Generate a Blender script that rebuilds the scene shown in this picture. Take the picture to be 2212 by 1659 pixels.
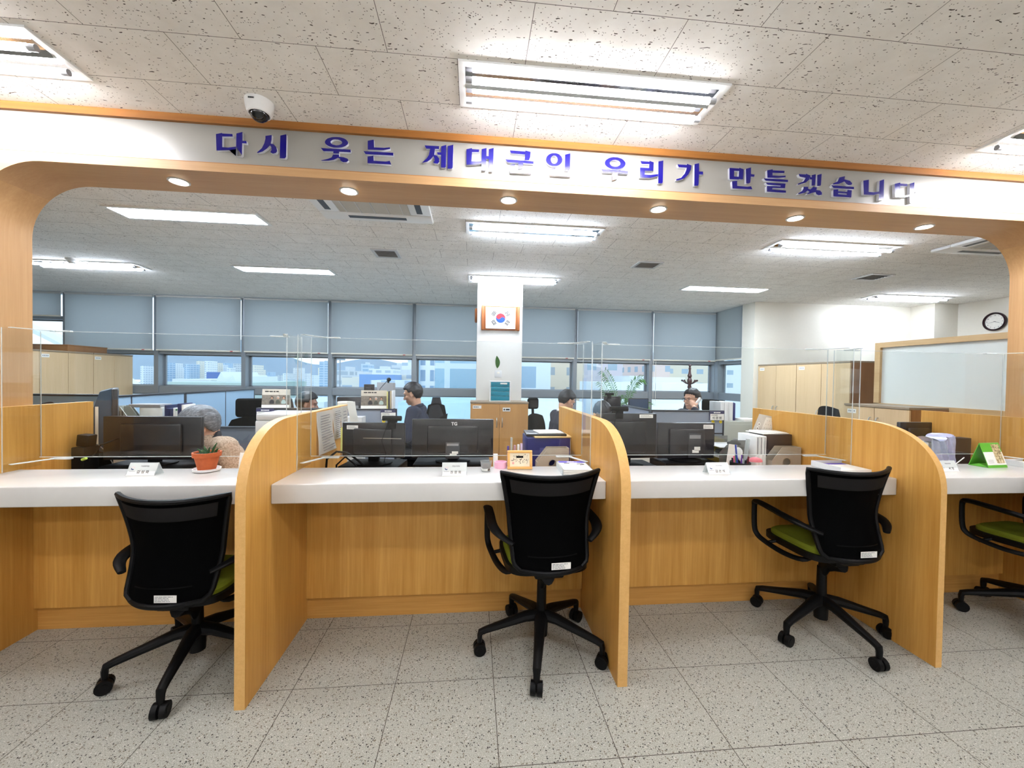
import bpy, bmesh, math, random
from mathutils import Vector, Matrix, Euler
random.seed(7)
for o in list(bpy.data.objects): bpy.data.objects.remove(o)
SC = bpy.context.scene
COL = SC.collection
PI = math.pi

# ---------------------------------------------------------------- camera
CAMZ = 1.4287
R_ = Vector((0.9952188, -0.0964224, 0.0155644)); U_ = Vector((-0.0139356, 0.0175430, 0.9997490)); F_ = Vector((0.0966713, 0.9951859, -0.0161155))
FPX = 865.0
cd = bpy.data.cameras.new('camera'); cam = bpy.data.objects.new('camera', cd); COL.objects.link(cam)
cd.sensor_fit = 'HORIZONTAL'; cd.sensor_width = 36.0; cd.lens = FPX / 2212 * 36.0
cd.clip_start = 0.05; cd.clip_end = 5000
M = Matrix((( R_.x, U_.x, -F_.x, 0), (R_.y, U_.y, -F_.y, 0), (R_.z, U_.z, -F_.z, CAMZ), (0, 0, 0, 1)))
cam.matrix_world = M
SC.camera = cam

# ---------------------------------------------------------------- daylight and exposure
W = bpy.data.worlds.new('overcast_sky'); SC.world = W; W.use_nodes = True
nt = W.node_tree; nt.nodes.clear()
wo = nt.nodes.new('ShaderNodeOutputWorld'); bg = nt.nodes.new('ShaderNodeBackground')
tc = nt.nodes.new('ShaderNodeTexCoord'); sx = nt.nodes.new('ShaderNodeSeparateXYZ'); cr = nt.nodes.new('ShaderNodeValToRGB')
nt.links.new(tc.outputs['Generated'], sx.inputs[0]); nt.links.new(sx.outputs['Z'], cr.inputs[0])
cr.color_ramp.elements[0].position = 0.0; cr.color_ramp.elements[0].color = (0.88, 0.95, 1.0, 1)
cr.color_ramp.elements[1].position = 0.5; cr.color_ramp.elements[1].color = (0.74, 0.87, 1.0, 1)
nt.links.new(cr.outputs[0], bg.inputs[0]); bg.inputs[1].default_value = .58
nt.links.new(bg.outputs[0], wo.inputs[0])
SC.view_settings.view_transform = 'Standard'; SC.view_settings.look = 'None'
SC.view_settings.gamma = 1.0; SC.view_settings.use_curve_mapping = False
SC.view_settings.exposure = 1.8
TUBE_E = 20.0; TUBE_OFFICE = 24.0; PANEL_E = 24.0; SPOT_E = 30.0

# where a sight line of the survey meets a plane of the room
def ray(px, py): return F_ * FPX + R_ * (px - 1106) + U_ * (829.5 - py)
def ay(px, py, y):
    d = ray(px, py); return Vector((0, 0, CAMZ)) + d * (y / d.y)
def az(px, py, z):
    d = ray(px, py); return Vector((0, 0, CAMZ)) + d * ((z - CAMZ) / d.z)
def ax(px, py, x):
    d = ray(px, py); return Vector((0, 0, CAMZ)) + d * (x / d.x)

# ---------------------------------------------------------------- materials
def s2l(c):
    return tuple((v / 12.92 if v <= 0.04045 else ((v + 0.055) / 1.055) ** 2.4) for v in c)
def rgb(r, g, b): return s2l((r / 255, g / 255, b / 255)) + (1,)
class NT:
    def __init__(s, name):
        s.m = bpy.data.materials.new(name); s.m.use_nodes = True; s.t = s.m.node_tree; s.n = s.t.nodes; s.b = s.n['Principled BSDF']
        s.out = s.n['Material Output']
    def new(s, ty, **kw):
        n = s.n.new(ty)
        for k, v in kw.items(): setattr(n, k, v)
        return n
    def link(s, a, b): s.t.links.new(a, b)
    def coords(s, scale=(1, 1, 1), rot=(0, 0, 0), kind='Object'):
        tc = s.new('ShaderNodeTexCoord'); mp = s.new('ShaderNodeMapping'); mp.inputs['Scale'].default_value = scale; mp.inputs['Rotation'].default_value = rot
        s.link(tc.outputs[kind], mp.inputs[0]); return mp.outputs[0]
    def noise(s, vec, scale, detail=3, rough=.5):
        n = s.new('ShaderNodeTexNoise'); n.inputs['Scale'].default_value = scale; n.inputs['Detail'].default_value = detail; n.inputs['Roughness'].default_value = rough
        if vec is not None: s.link(vec, n.inputs['Vector'])
        return n
    def ramp(s, fac, stops):
        r = s.new('ShaderNodeValToRGB'); e = r.color_ramp.elements
        while len(e) > 1: e.remove(e[-1])
        e[0].position, e[0].color = stops[0]
        for p, c in stops[1:]:
            x = e.new(p); x.color = c
        s.link(fac, r.inputs[0]); return r
    def bump(s, h, strength=.2, dist=.002):
        b = s.new('ShaderNodeBump'); b.inputs['Strength'].default_value = strength; b.inputs['Distance'].default_value = dist
        s.link(h, b.inputs['Height']); s.link(b.outputs[0], s.b.inputs['Normal'])
MC = {}
def plain(name, col, rough=.5, metal=0, spec=.5, var=.05, nscale=30, bump=0):
    if name in MC: return MC[name]
    k = NT(name); c = rgb(*col)
    v = k.noise(k.coords(), nscale, 3)
    a = tuple(max(0, x * (1 - var)) for x in c[:3]) + (1,); b = tuple(min(1, x * (1 + var)) for x in c[:3]) + (1,)
    r = k.ramp(v.outputs[0], [(.3, a), (.7, b)]); k.link(r.outputs[0], k.b.inputs['Base Color'])
    k.b.inputs['Roughness'].default_value = rough; k.b.inputs['Metallic'].default_value = metal; k.b.inputs['Specular IOR Level'].default_value = spec
    if bump: k.bump(v.outputs[0], bump)
    MC[name] = k.m; return k.m
def wood(name, light, dark, axis='z', rough=.45, fine=90, coarse=14):
    if name in MC: return MC[name]
    k = NT(name); sc = {'x': (.035, 1, 1), 'y': (1, .035, 1), 'z': (1, 1, .035)}[axis]
    v = k.coords(sc)
    n1 = k.noise(v, coarse, 2, .5); n2 = k.noise(v, fine, 5, .6)
    mx = k.new('ShaderNodeMix'); mx.data_type = 'FLOAT'; mx.inputs[0].default_value = .5
    k.link(n1.outputs[0], mx.inputs[2]); k.link(n2.outputs[0], mx.inputs[3])
    r = k.ramp(mx.outputs[0], [(.30, rgb(*dark)), (.52, rgb(*[(a * .45 + b * .55) for a, b in zip(dark, light)])), (.70, rgb(*light))])
    k.link(r.outputs[0], k.b.inputs['Base Color']); k.b.inputs['Roughness'].default_value = rough; k.b.inputs['Specular IOR Level'].default_value = .4
    MC[name] = k.m; return k.m
def emit(name, col, strength):
    if name in MC: return MC[name]
    k = NT(name); k.b.inputs['Base Color'].default_value = (.9, .9, .9, 1)
    k.b.inputs['Emission Color'].default_value = rgb(*col); k.b.inputs['Emission Strength'].default_value = strength
    MC[name] = k.m; return k.m
def clear(name, tint=(1, 1, 1), rough=.02, ior=1.45, milk=0.0, milkcol=(235, 240, 240)):
    if name in MC: return MC[name]
    k = NT(name); k.n.remove(k.b)
    t = k.new('ShaderNodeBsdfTransparent'); t.inputs[0].default_value = tint + (1,)
    g = k.new('ShaderNodeBsdfGlossy'); g.inputs['Roughness'].default_value = rough
    lw = k.new('ShaderNodeLayerWeight'); lw.inputs['Blend'].default_value = .5
    pw = k.new('ShaderNodeMath', operation='POWER'); pw.inputs[1].default_value = 5; k.link(lw.outputs['Facing'], pw.inputs[0])
    fr = k.new('ShaderNodeMath', operation='MULTIPLY_ADD'); fr.inputs[1].default_value = .8; fr.inputs[2].default_value = ((ior - 1) / (ior + 1)) ** 2; k.link(pw.outputs[0], fr.inputs[0])
    mx = k.new('ShaderNodeMixShader'); k.link(fr.outputs[0], mx.inputs[0]); k.link(t.outputs[0], mx.inputs[1]); k.link(g.outputs[0], mx.inputs[2])
    last = mx
    if milk:
        d = k.new('ShaderNodeBsdfDiffuse'); d.inputs[0].default_value = rgb(*milkcol); m2 = k.new('ShaderNodeMixShader'); m2.inputs[0].default_value = milk
        k.link(mx.outputs[0], m2.inputs[1]); k.link(d.outputs[0], m2.inputs[2]); last = m2
    k.link(last.outputs[0], k.out.inputs['Surface']); MC[name] = k.m; return k.m

def floor_mat():
    k = NT('terrazzo_tile'); v = k.coords()
    base = k.noise(k.coords((1, 1, 1)), 260, 3, .7)
    r0 = k.ramp(base.outputs[0], [(.30, rgb(122, 122, 112)), (.5, rgb(172, 172, 162)), (.72, rgb(210, 210, 202))])
    wob = k.noise(v, 140, 2); sc = k.new('ShaderNodeVectorMath', operation='SCALE'); sc.inputs['Scale'].default_value = .010; k.link(wob.outputs['Color'], sc.inputs[0]); ad = k.new('ShaderNodeVectorMath', operation='ADD'); k.link(v, ad.inputs[0]); k.link(sc.outputs[0], ad.inputs[1])
    vo = k.new('ShaderNodeTexVoronoi'); vo.inputs['Scale'].default_value = 135; k.link(ad.outputs[0], vo.inputs['Vector'])
    sep = k.new('ShaderNodeSeparateColor'); k.link(vo.outputs['Color'], sep.inputs[0])
    def spot(ch, lo, thr, col, prev):
        a = k.new('ShaderNodeMath', operation='GREATER_THAN'); a.inputs[1].default_value = lo; k.link(ch, a.inputs[0])
        d = k.new('ShaderNodeMath', operation='LESS_THAN'); d.inputs[1].default_value = thr; k.link(vo.outputs['Distance'], d.inputs[0])
        m = k.new('ShaderNodeMath', operation='MULTIPLY'); k.link(a.outputs[0], m.inputs[0]); k.link(d.outputs[0], m.inputs[1])
        x = k.new('ShaderNodeMix'); x.data_type = 'RGBA'; k.link(m.outputs[0], x.inputs[0]); k.link(prev, x.inputs[6]); x.inputs[7].default_value = rgb(*col); return x.outputs[2]
    c = spot(sep.outputs[0], .78, .36, (32, 30, 26), r0.outputs[0])
    c = spot(sep.outputs[1], .80, .38, (112, 102, 86), c)
    c = spot(sep.outputs[2], .86, .34, (208, 207, 200), c)
    br = k.new('ShaderNodeTexBrick'); br.offset = 0.0; br.squash = 1.0
    br.inputs['Scale'].default_value = 1.0; br.inputs['Mortar Size'].default_value = .0014; br.inputs['Brick Width'].default_value = .4545; br.inputs['Row Height'].default_value = .437; br.inputs['Mortar Smooth'].default_value = 0
    mp = k.new('ShaderNodeMapping'); mp.inputs['Location'].default_value = (-.115 + .4545 * 40, -1.44 + .437 * 40, 0)
    tc = k.new('ShaderNodeTexCoord'); k.link(tc.outputs['Object'], mp.inputs[0]); k.link(mp.outputs[0], br.inputs['Vector'])
    x = k.new('ShaderNodeMix'); x.data_type = 'RGBA'; k.link(br.outputs['Fac'], x.inputs[0]); k.link(c, x.inputs[6]); x.inputs[7].default_value = rgb(58, 50, 40)
    k.link(x.outputs[2], k.b.inputs['Base Color']); k.b.inputs['Roughness'].default_value = .42; k.b.inputs['Specular IOR Level'].default_value = .35
    return k.m
def ceiling_mat():
    k = NT('mineral_ceiling_tile')
    base = k.noise(k.coords(), 9, 4, .6)
    r0 = k.ramp(base.outputs[0], [(.3, rgb(238, 234, 228)), (.7, rgb(248, 245, 240))])
    v = k.coords((1, 3.0, 1)); wob = k.noise(k.coords(), 16, 2)
    add = k.new('ShaderNodeVectorMath', operation='ADD'); sc = k.new('ShaderNodeVectorMath', operation='SCALE'); sc.inputs['Scale'].default_value = .12
    k.link(wob.outputs['Color'], sc.inputs[0]); k.link(v, add.inputs[0]); k.link(sc.outputs[0], add.inputs[1])
    vo = k.new('ShaderNodeTexVoronoi'); vo.inputs['Scale'].default_value = 34; k.link(add.outputs[0], vo.inputs['Vector'])
    sep = k.new('ShaderNodeSeparateColor'); k.link(vo.outputs['Color'], sep.inputs[0])
    a = k.new('ShaderNodeMath', operation='GREATER_THAN'); a.inputs[1].default_value = .48; k.link(sep.outputs[0], a.inputs[0])
    th = k.new('ShaderNodeMath', operation='MULTIPLY'); th.inputs[1].default_value = .28; k.link(sep.outputs[1], th.inputs[0])
    d = k.new('ShaderNodeMath', operation='LESS_THAN'); k.link(vo.outputs['Distance'], d.inputs[0]); k.link(th.outputs[0], d.inputs[1])
    m = k.new('ShaderNodeMath', operation='MULTIPLY'); k.link(a.outputs[0], m.inputs[0]); k.link(d.outputs[0], m.inputs[1])
    x = k.new('ShaderNodeMix'); x.data_type = 'RGBA'; k.link(m.outputs[0], x.inputs[0]); k.link(r0.outputs[0], x.inputs[6]); x.inputs[7].default_value = rgb(92, 86, 78)
    fine = k.new('ShaderNodeTexVoronoi'); fine.inputs['Scale'].default_value = 120; k.link(k.coords(), fine.inputs['Vector'])
    fs = k.new('ShaderNodeSeparateColor'); k.link(fine.outputs['Color'], fs.inputs[0])
    fa = k.new('ShaderNodeMath', operation='GREATER_THAN'); fa.inputs[1].default_value = .8; k.link(fs.outputs[0], fa.inputs[0])
    fd = k.new('ShaderNodeMath', operation='LESS_THAN'); fd.inputs[1].default_value = .26; k.link(fine.outputs['Distance'], fd.inputs[0])
    fm = k.new('ShaderNodeMath', operation='MULTIPLY'); k.link(fa.outputs[0], fm.inputs[0]); k.link(fd.outputs[0], fm.inputs[1])
    x2 = k.new('ShaderNodeMix'); x2.data_type = 'RGBA'; k.link(fm.outputs[0], x2.inputs[0]); k.link(x.outputs[2], x2.inputs[6]); x2.inputs[7].default_value = rgb(140, 134, 128)
    br = k.new('ShaderNodeTexBrick'); br.offset = 0.5; br.offset_frequency = 2
    br.inputs['Scale'].default_value = 1.0; br.inputs['Mortar Size'].default_value = .0011; br.inputs['Mortar Smooth'].default_value = 0; br.inputs['Brick Width'].default_value = .5535; br.inputs['Row Height'].default_value = .2765
    mp = k.new('ShaderNodeMapping'); mp.inputs['Location'].default_value = (-.195 + .5535 * 40, -1.387 + .2765 * 41, 0)
    tc = k.new('ShaderNodeTexCoord'); k.link(tc.outputs['Object'], mp.inputs[0]); k.link(mp.outputs[0], br.inputs['Vector'])
    x3 = k.new('ShaderNodeMix'); x3.data_type = 'RGBA'; k.link(br.outputs['Fac'], x3.inputs[0]); k.link(x2.outputs[2], x3.inputs[6]); x3.inputs[7].default_value = rgb(104, 98, 92)
    k.link(x3.outputs[2], k.b.inputs['Base Color']); k.b.inputs['Roughness'].default_value = .95; k.b.inputs['Specular IOR Level'].default_value = .1
    return k.m
def blind_mat():
    k = NT('blind_fabric'); k.n.remove(k.b)
    n = k.noise(k.coords((1, 1, 1)), 400, 2); r = k.ramp(n.outputs[0], [(.3, rgb(178, 184, 190)), (.7, rgb(188, 194, 199))])
    d = k.new('ShaderNodeBsdfDiffuse'); t = k.new('ShaderNodeBsdfTranslucent'); k.link(r.outputs[0], d.inputs[0]); t.inputs[0].default_value = rgb(222, 222, 220)
    mx = k.new('ShaderNodeMixShader'); mx.inputs[0].default_value = .72; k.link(d.outputs[0], mx.inputs[1]); k.link(t.outputs[0], mx.inputs[2]); k.link(mx.outputs[0], k.out.inputs['Surface'])
    return k.m
def facade(name, wall, glassc, w, h, mort, rough=.8):
    k = NT(name)
    tc = k.new('ShaderNodeTexCoord'); sp = k.new('ShaderNodeSeparateXYZ'); k.link(tc.outputs['Object'], sp.inputs[0])
    ad = k.new('ShaderNodeMath', operation='ADD'); k.link(sp.outputs[0], ad.inputs[0]); k.link(sp.outputs[1], ad.inputs[1])
    cb = k.new('ShaderNodeCombineXYZ'); k.link(ad.outputs[0], cb.inputs[0]); k.link(sp.outputs[2], cb.inputs[1])
    br = k.new('ShaderNodeTexBrick'); br.offset = 0; br.inputs['Scale'].default_value = 1; br.inputs['Brick Width'].default_value = w; br.inputs['Row Height'].default_value = h; br.inputs['Mortar Size'].default_value = mort; br.inputs['Mortar Smooth'].default_value = 0
    br.inputs['Color1'].default_value = rgb(*glassc); br.inputs['Color2'].default_value = rgb(*[min(255, c * 1.06) for c in glassc]); br.inputs['Mortar'].default_value = rgb(*wall)
    k.link(cb.outputs[0], br.inputs['Vector']); k.link(br.outputs[0], k.b.inputs['Base Color']); k.b.inputs['Roughness'].default_value = rough
    return k.m

OAK = wood('oak_laminate', (222, 170, 90), (188, 133, 56), 'z')
OAKX = wood('oak_laminate_lengthwise', (212, 160, 86), (178, 124, 56), 'x')
OAKY = wood('oak_edge_band', (226, 180, 112), (212, 164, 94), 'y', fine=160, coarse=60)
CABW = wood('pale_birch_laminate', (222, 192, 152), (206, 174, 132), 'z', coarse=8)
CABD = wood('brown_cherry_laminate', (158, 112, 70), (132, 90, 54), 'z', coarse=8)
CABM = wood('honey_laminate', (205, 155, 95), (186, 136, 78), 'z', coarse=8)
WHITE = plain('white_paint', (238, 235, 228), .7, var=.01)
WHITEP = plain('white_plastic', (236, 236, 234), .35, var=.01)
PAPER = plain('white_paper', (240, 238, 232), .8, var=.015)
CREAM = plain('cream_plastic', (226, 220, 206), .45, var=.02)
SOLID = plain('white_solid_surface', (210, 208, 204), .18, var=.008)
BLACK = plain('black_plastic', (6, 6, 7), .5, var=.05, spec=.2)
BLACKF = plain('black_mesh_fabric', (4, 4, 5), .85, var=.2, nscale=600, spec=.1)
BLACKG = plain('black_gloss_plastic', (30, 28, 32), .3, var=.02)
DARKG = plain('dark_grey_plastic', (62, 62, 66), .45, var=.06)
GREY = plain('grey_plastic', (150, 150, 152), .45, var=.03)
LGREY = plain('light_grey_plastic', (205, 205, 204), .4, var=.02)
STEEL = plain('brushed_steel', (190, 190, 188), .3, metal=1, var=.03)
ALU = plain('grey_window_aluminium', (138, 145, 152), .4, metal=.35, var=.03)
LIME = plain('lime_green_fabric', (116, 127, 34), .9, var=.1, nscale=500, spec=.15)
NAVY = plain('navy_plastic', (40, 42, 108), .4, var=.06)
BLUEP = plain('cubicle_blue_fabric', (142, 170, 194), .9, var=.05, nscale=300)
GREYP = plain('cubicle_grey_fabric', (142, 150, 163), .9, var=.06, nscale=300)
DGREYP = plain('cubicle_dark_grey_fabric', (98, 102, 110), .9, var=.06, nscale=300)
RAIL = plain('dark_rail', (46, 48, 54), .4, var=.04)
INK = plain('black_ink', (26, 26, 30), .7, var=.02)
INKG = plain('grey_ink', (120, 122, 128), .8, var=.02)
INKN = plain('navy_ink', (30, 40, 90), .7, var=.02)
RED = plain('red_print', (196, 42, 52), .6, var=.02)
BLUE = plain('blue_print', (28, 78, 170), .6, var=.02)
PINK = plain('pink_plastic', (236, 178, 200), .4, var=.02)
YEL = plain('yellow_plastic', (238, 214, 36), .35, var=.02)
GREEN = plain('green_board', (92, 176, 52), .5, var=.04)
TERRA = plain('terracotta', (186, 92, 46), .75, var=.08, nscale=60)
LEAF = plain('leaf_green', (66, 120, 46), .5, var=.25, nscale=40)
LEAFD = plain('dark_leaf_green', (44, 84, 46), .5, var=.2, nscale=60)
SOIL = plain('soil', (60, 44, 34), .95, var=.3, nscale=120)
ACRYL = clear('clear_acrylic', (.965, .975, .97), .015, 1.42)
ACRYE = clear('acrylic_polished_edge', (.9, .93, .92), .1, 1.5, milk=.45)
GLASS = clear('window_glass', (.90, .96, 1.0), .01, 1.45)
SKIN = plain('skin', (212, 164, 136), .55, var=.04, nscale=40)
# ---------------------------------------------------------------- mesh building
class MB:
    def __init__(s): s.bm = bmesh.new(); s.mi = 0
    def mat(s, i): s.mi = i; return s
    def _tag(s, faces):
        for f in faces: f.material_index = s.mi
    def _take(s, r):
        vs = [v for v in r['verts']]; fs = set()
        for v in vs: fs.update(v.link_faces)
        s._tag(fs); return vs
    def box(s, x0, x1, y0, y1, z0, z1, bev=0, seg=2, rot=None, piv=None):
        r = bmesh.ops.create_cube(s.bm, size=1.0); vs = r['verts']
        for v in vs: v.co = Vector(((x0 + x1) / 2 + v.co.x * (x1 - x0), (y0 + y1) / 2 + v.co.y * (y1 - y0), (z0 + z1) / 2 + v.co.z * (z1 - z0)))
        s._take(r)
        if bev:
            es = set()
            for v in vs: es.update(v.link_edges)
            q = bmesh.ops.bevel(s.bm, geom=list(es), offset=bev, segments=seg, affect='EDGES', profile=.5)
            vs = list({v for f in q['faces'] for v in f.verts} | {v for v in vs if v.is_valid}); s._tag(q['faces'])
        if rot is not None: s.spin(vs, rot, piv if piv is not None else Vector(((x0 + x1) / 2, (y0 + y1) / 2, (z0 + z1) / 2)))
        return vs
    def spin(s, vs, rot, piv):
        m = Matrix.Translation(piv) @ Euler(rot).to_matrix().to_4x4() @ Matrix.Translation(-Vector(piv))
        for v in vs: v.co = m @ v.co
        return vs
    def cyl(s, p0, p1, r0, r1=None, seg=20, cap=True):
        p0, p1 = Vector(p0), Vector(p1); r1 = r0 if r1 is None else r1; d = p1 - p0
        r = bmesh.ops.create_cone(s.bm, cap_ends=cap, cap_tris=False, segments=seg, radius1=max(r0, 1e-5), radius2=max(r1, 1e-5), depth=d.length)
        m = Matrix.Translation((p0 + p1) / 2) @ d.to_track_quat('Z', 'Y').to_matrix().to_4x4()
        for v in r['verts']: v.co = m @ v.co
        return s._take(r)
    def sph(s, c, rx, ry=None, rz=None, seg=20, rings=12, rot=None):
        ry = rx if ry is None else ry; rz = rx if rz is None else rz
        r = bmesh.ops.create_uvsphere(s.bm, u_segments=seg, v_segments=rings, radius=1)
        for v in r['verts']: v.co = Vector((v.co.x * rx, v.co.y * ry, v.co.z * rz))
        if rot is not None:
            m = Euler(rot).to_matrix()
            for v in r['verts']: v.co = m @ v.co
        for v in r['verts']: v.co += Vector(c)
        return s._take(r)
    def tube(s, pts, rad, seg=8, cap=True, closed=False, flat=None):
        pts = [Vector(p) for p in pts]; n = len(pts); rads = rad if isinstance(rad, (list, tuple)) else [rad] * n
        rings = []; up = None
        for i, p in enumerate(pts):
            if closed: t = pts[(i + 1) % n] - pts[i - 1]
            else: t = (pts[min(i + 1, n - 1)] - pts[max(i - 1, 0)])
            t.normalize()
            if up is None:
                up = Vector((0, 0, 1)) if abs(t.z) < .9 else Vector((1, 0, 0))
            side = t.cross(up)
            if side.length < 1e-6: side = t.cross(Vector((0, 1, 0)))
            side.normalize(); up = side.cross(t).normalized()
            fa, fb = (1, 1) if flat is None else flat
            rings.append([s.bm.verts.new(p + side * math.cos(2 * PI * k / seg) * rads[i] * fa + up * math.sin(2 * PI * k / seg) * rads[i] * fb) for k in range(seg)])
        fs = []
        for i in range(n if closed else n - 1):
            a, b = rings[i], rings[(i + 1) % n]
            for k in range(seg): fs.append(s.bm.faces.new((a[k], a[(k + 1) % seg], b[(k + 1) % seg], b[k])))
        if cap and not closed: fs.append(s.bm.faces.new(rings[0][::-1])); fs.append(s.bm.faces.new(rings[-1]))
        s._tag(fs); return [v for r in rings for v in r]
    def lathe(s, prof, c=(0, 0, 0), seg=24, axis='z', ring=False):
        rings = []; c = Vector(c)
        for r, z in prof:
            ring = []
            for k in range(seg):
                a = 2 * PI * k / seg; x, y = r * math.cos(a), r * math.sin(a)
                q = Vector((x, y, z)) if axis == 'z' else (Vector((x, -z, y)) if axis == 'y' else Vector((z, x, y)))
                ring.append(s.bm.verts.new(c + q))
            rings.append(ring)
        fs = []
        for a, b in zip(rings, rings[1:] + (rings[:1] if ring else [])):
            for k in range(seg): fs.append(s.bm.faces.new((a[k], a[(k + 1) % seg], b[(k + 1) % seg], b[k])))
        if not ring: fs.append(s.bm.faces.new(rings[0][::-1])); fs.append(s.bm.faces.new(rings[-1]))
        s._tag(fs)
        return [v for r in rings for v in r]
    def prism(s, poly, a0, a1, axis='y'):
        def pt(p, a):
            return {'y': Vector((p[0], a, p[1])), 'x': Vector((a, p[0], p[1])), 'z': Vector((p[0], p[1], a))}[axis]
        A = [s.bm.verts.new(pt(p, a0)) for p in poly]; B = [s.bm.verts.new(pt(p, a1)) for p in poly]; n = len(poly)
        fs = [s.bm.faces.new(A), s.bm.faces.new(B[::-1])]
        for i in range(n): fs.append(s.bm.faces.new((A[i], B[i], B[(i + 1) % n], A[(i + 1) % n])))
        s._tag(fs); return A + B
    def grid(s, fn, nu, nv, thick=0):
        V = [[s.bm.verts.new(Vector(fn(i / nu, j / nv))) for j in range(nv + 1)] for i in range(nu + 1)]; fs = []
        for i in range(nu):
            for j in range(nv): fs.append(s.bm.faces.new((V[i][j], V[i + 1][j], V[i + 1][j + 1], V[i][j + 1])))
        s._tag(fs)
        if thick:
            q = bmesh.ops.solidify(s.bm, geom=fs, thickness=thick); s._tag([g for g in q['geom'] if isinstance(g, bmesh.types.BMFace)])
        return [v for r in V for v in r]
    def move(s, m):
        for v in s.bm.verts: v.co = m @ v.co
        return s
    def mesh(s, name, mats, smooth=True, angle=35):
        bmesh.ops.recalc_face_normals(s.bm, faces=s.bm.faces)
        me = bpy.data.meshes.new(name); s.bm.to_mesh(me); s.bm.free()
        for m in (mats if isinstance(mats, (list, tuple)) else [mats]): me.materials.append(m)
        if smooth:
            me.polygons.foreach_set('use_smooth', [True] * len(me.polygons)); me.set_sharp_from_angle(angle=math.radians(angle))
        return me
def put(name, data, parent=None, loc=(0, 0, 0), rotz=0):
    o = bpy.data.objects.new(name, data); COL.objects.link(o); o.location = loc; o.rotation_euler = (0, 0, rotz)
    if parent is not None: o.parent = parent
    return o
def tagp(o, label=None, cat=None, group=None, kind=None):
    if label: o['label'] = label
    if cat: o['category'] = cat
    if group: o['group'] = group
    if kind: o['kind'] = kind
    return o
def thing(name, label, cat, loc=(0, 0, 0), rotz=0, group=None, kind=None):
    return tagp(put(name, None, None, loc, rotz), label, cat, group, kind)
def part(name, mb, mats, parent, label=None, smooth=True, angle=35):
    o = put(name, mb.mesh(name, mats, smooth, angle), parent)
    if label: o['label'] = label
    return o
def single(name, mb, mats, label, cat, loc=(0, 0, 0), rotz=0, group=None, kind=None, smooth=True, angle=35):
    return tagp(put(name, mb.mesh(name, mats, smooth, angle), None, loc, rotz), label, cat, group, kind)
def struct(name, mb, mats, label, cat, smooth=False):
    return single(name, mb, mats, label, cat, kind='structure', smooth=smooth)
def copy_tree(o, parent=None):
    c = o.copy(); COL.objects.link(c)
    if parent is not None: c.parent = parent
    for ch in list(o.children): copy_tree(ch, c)
    return c
def baked(ob, name=None):
    dg = bpy.context.evaluated_depsgraph_get(); dg.update()
    return bpy.data.meshes.new_from_object(ob.evaluated_get(dg))
def text_mesh(txt, size, mat, ext=.0004, bold=0.0, align='LEFT', spacing=1.0):
    cu = bpy.data.curves.new('lettering', 'FONT'); cu.body = txt; cu.size = size; cu.extrude = ext; cu.offset = bold; cu.align_x = align; cu.resolution_u = 3; cu.space_character = spacing
    ob = bpy.data.objects.new('lettering', cu); COL.objects.link(ob)
    me = baked(ob); bpy.data.objects.remove(ob); bpy.data.curves.remove(cu)
    me.materials.clear(); me.materials.append(mat); return me
def text_on(parent, txt, size, mat, origin, xdir=(1, 0, 0), updir=(0, 0, 1), name='printed_text', **kw):
    me = text_mesh(txt, size, mat, **kw); x = Vector(xdir).normalized(); y = Vector(updir).normalized(); z = x.cross(y)
    m = Matrix(((x.x, y.x, z.x, origin[0]), (x.y, y.y, z.y, origin[1]), (x.z, y.z, z.z, origin[2]), (0, 0, 0, 1)))
    me.transform(m); return put(name, me, parent)
def outline_mesh(polys, depth, mats, name):
    cu = bpy.data.curves.new(name, 'CURVE'); cu.dimensions = '2D'; cu.fill_mode = 'BOTH'; cu.extrude = depth / 2
    for p in polys:
        sp = cu.splines.new('POLY'); sp.points.add(len(p) - 1); sp.use_cyclic_u = True
        for q, (a, b) in zip(sp.points, p): q.co = (a, b, 0, 1)
    ob = bpy.data.objects.new(name, cu); COL.objects.link(ob); me = baked(ob); bpy.data.objects.remove(ob); bpy.data.curves.remove(cu)
    me.materials.clear()
    for m in mats: me.materials.append(m)
    return me
def lines_block(mb, x0, x1, z0, z1, n, y, t=.0006, h=.4, seed=0, axis='y'):
    """printed lines of small writing as thin bars on a sheet that faces -y"""
    rd = random.Random(seed)
    for i in range(n):
        zc = z1 - (i + .5) * (z1 - z0) / n; hh = (z1 - z0) / n * h / 2; x = x0
        end = x0 + (x1 - x0) * rd.uniform(.65, 1)
        while x < end:
            w = min((x1 - x0) * rd.uniform(.06, .2), end - x)
            if w < (x1 - x0) * .01: break
            mb.box(x, x + w, y - t, y, zc - hh, zc + hh); x += w + (x1 - x0) * .03
    return mb
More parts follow.
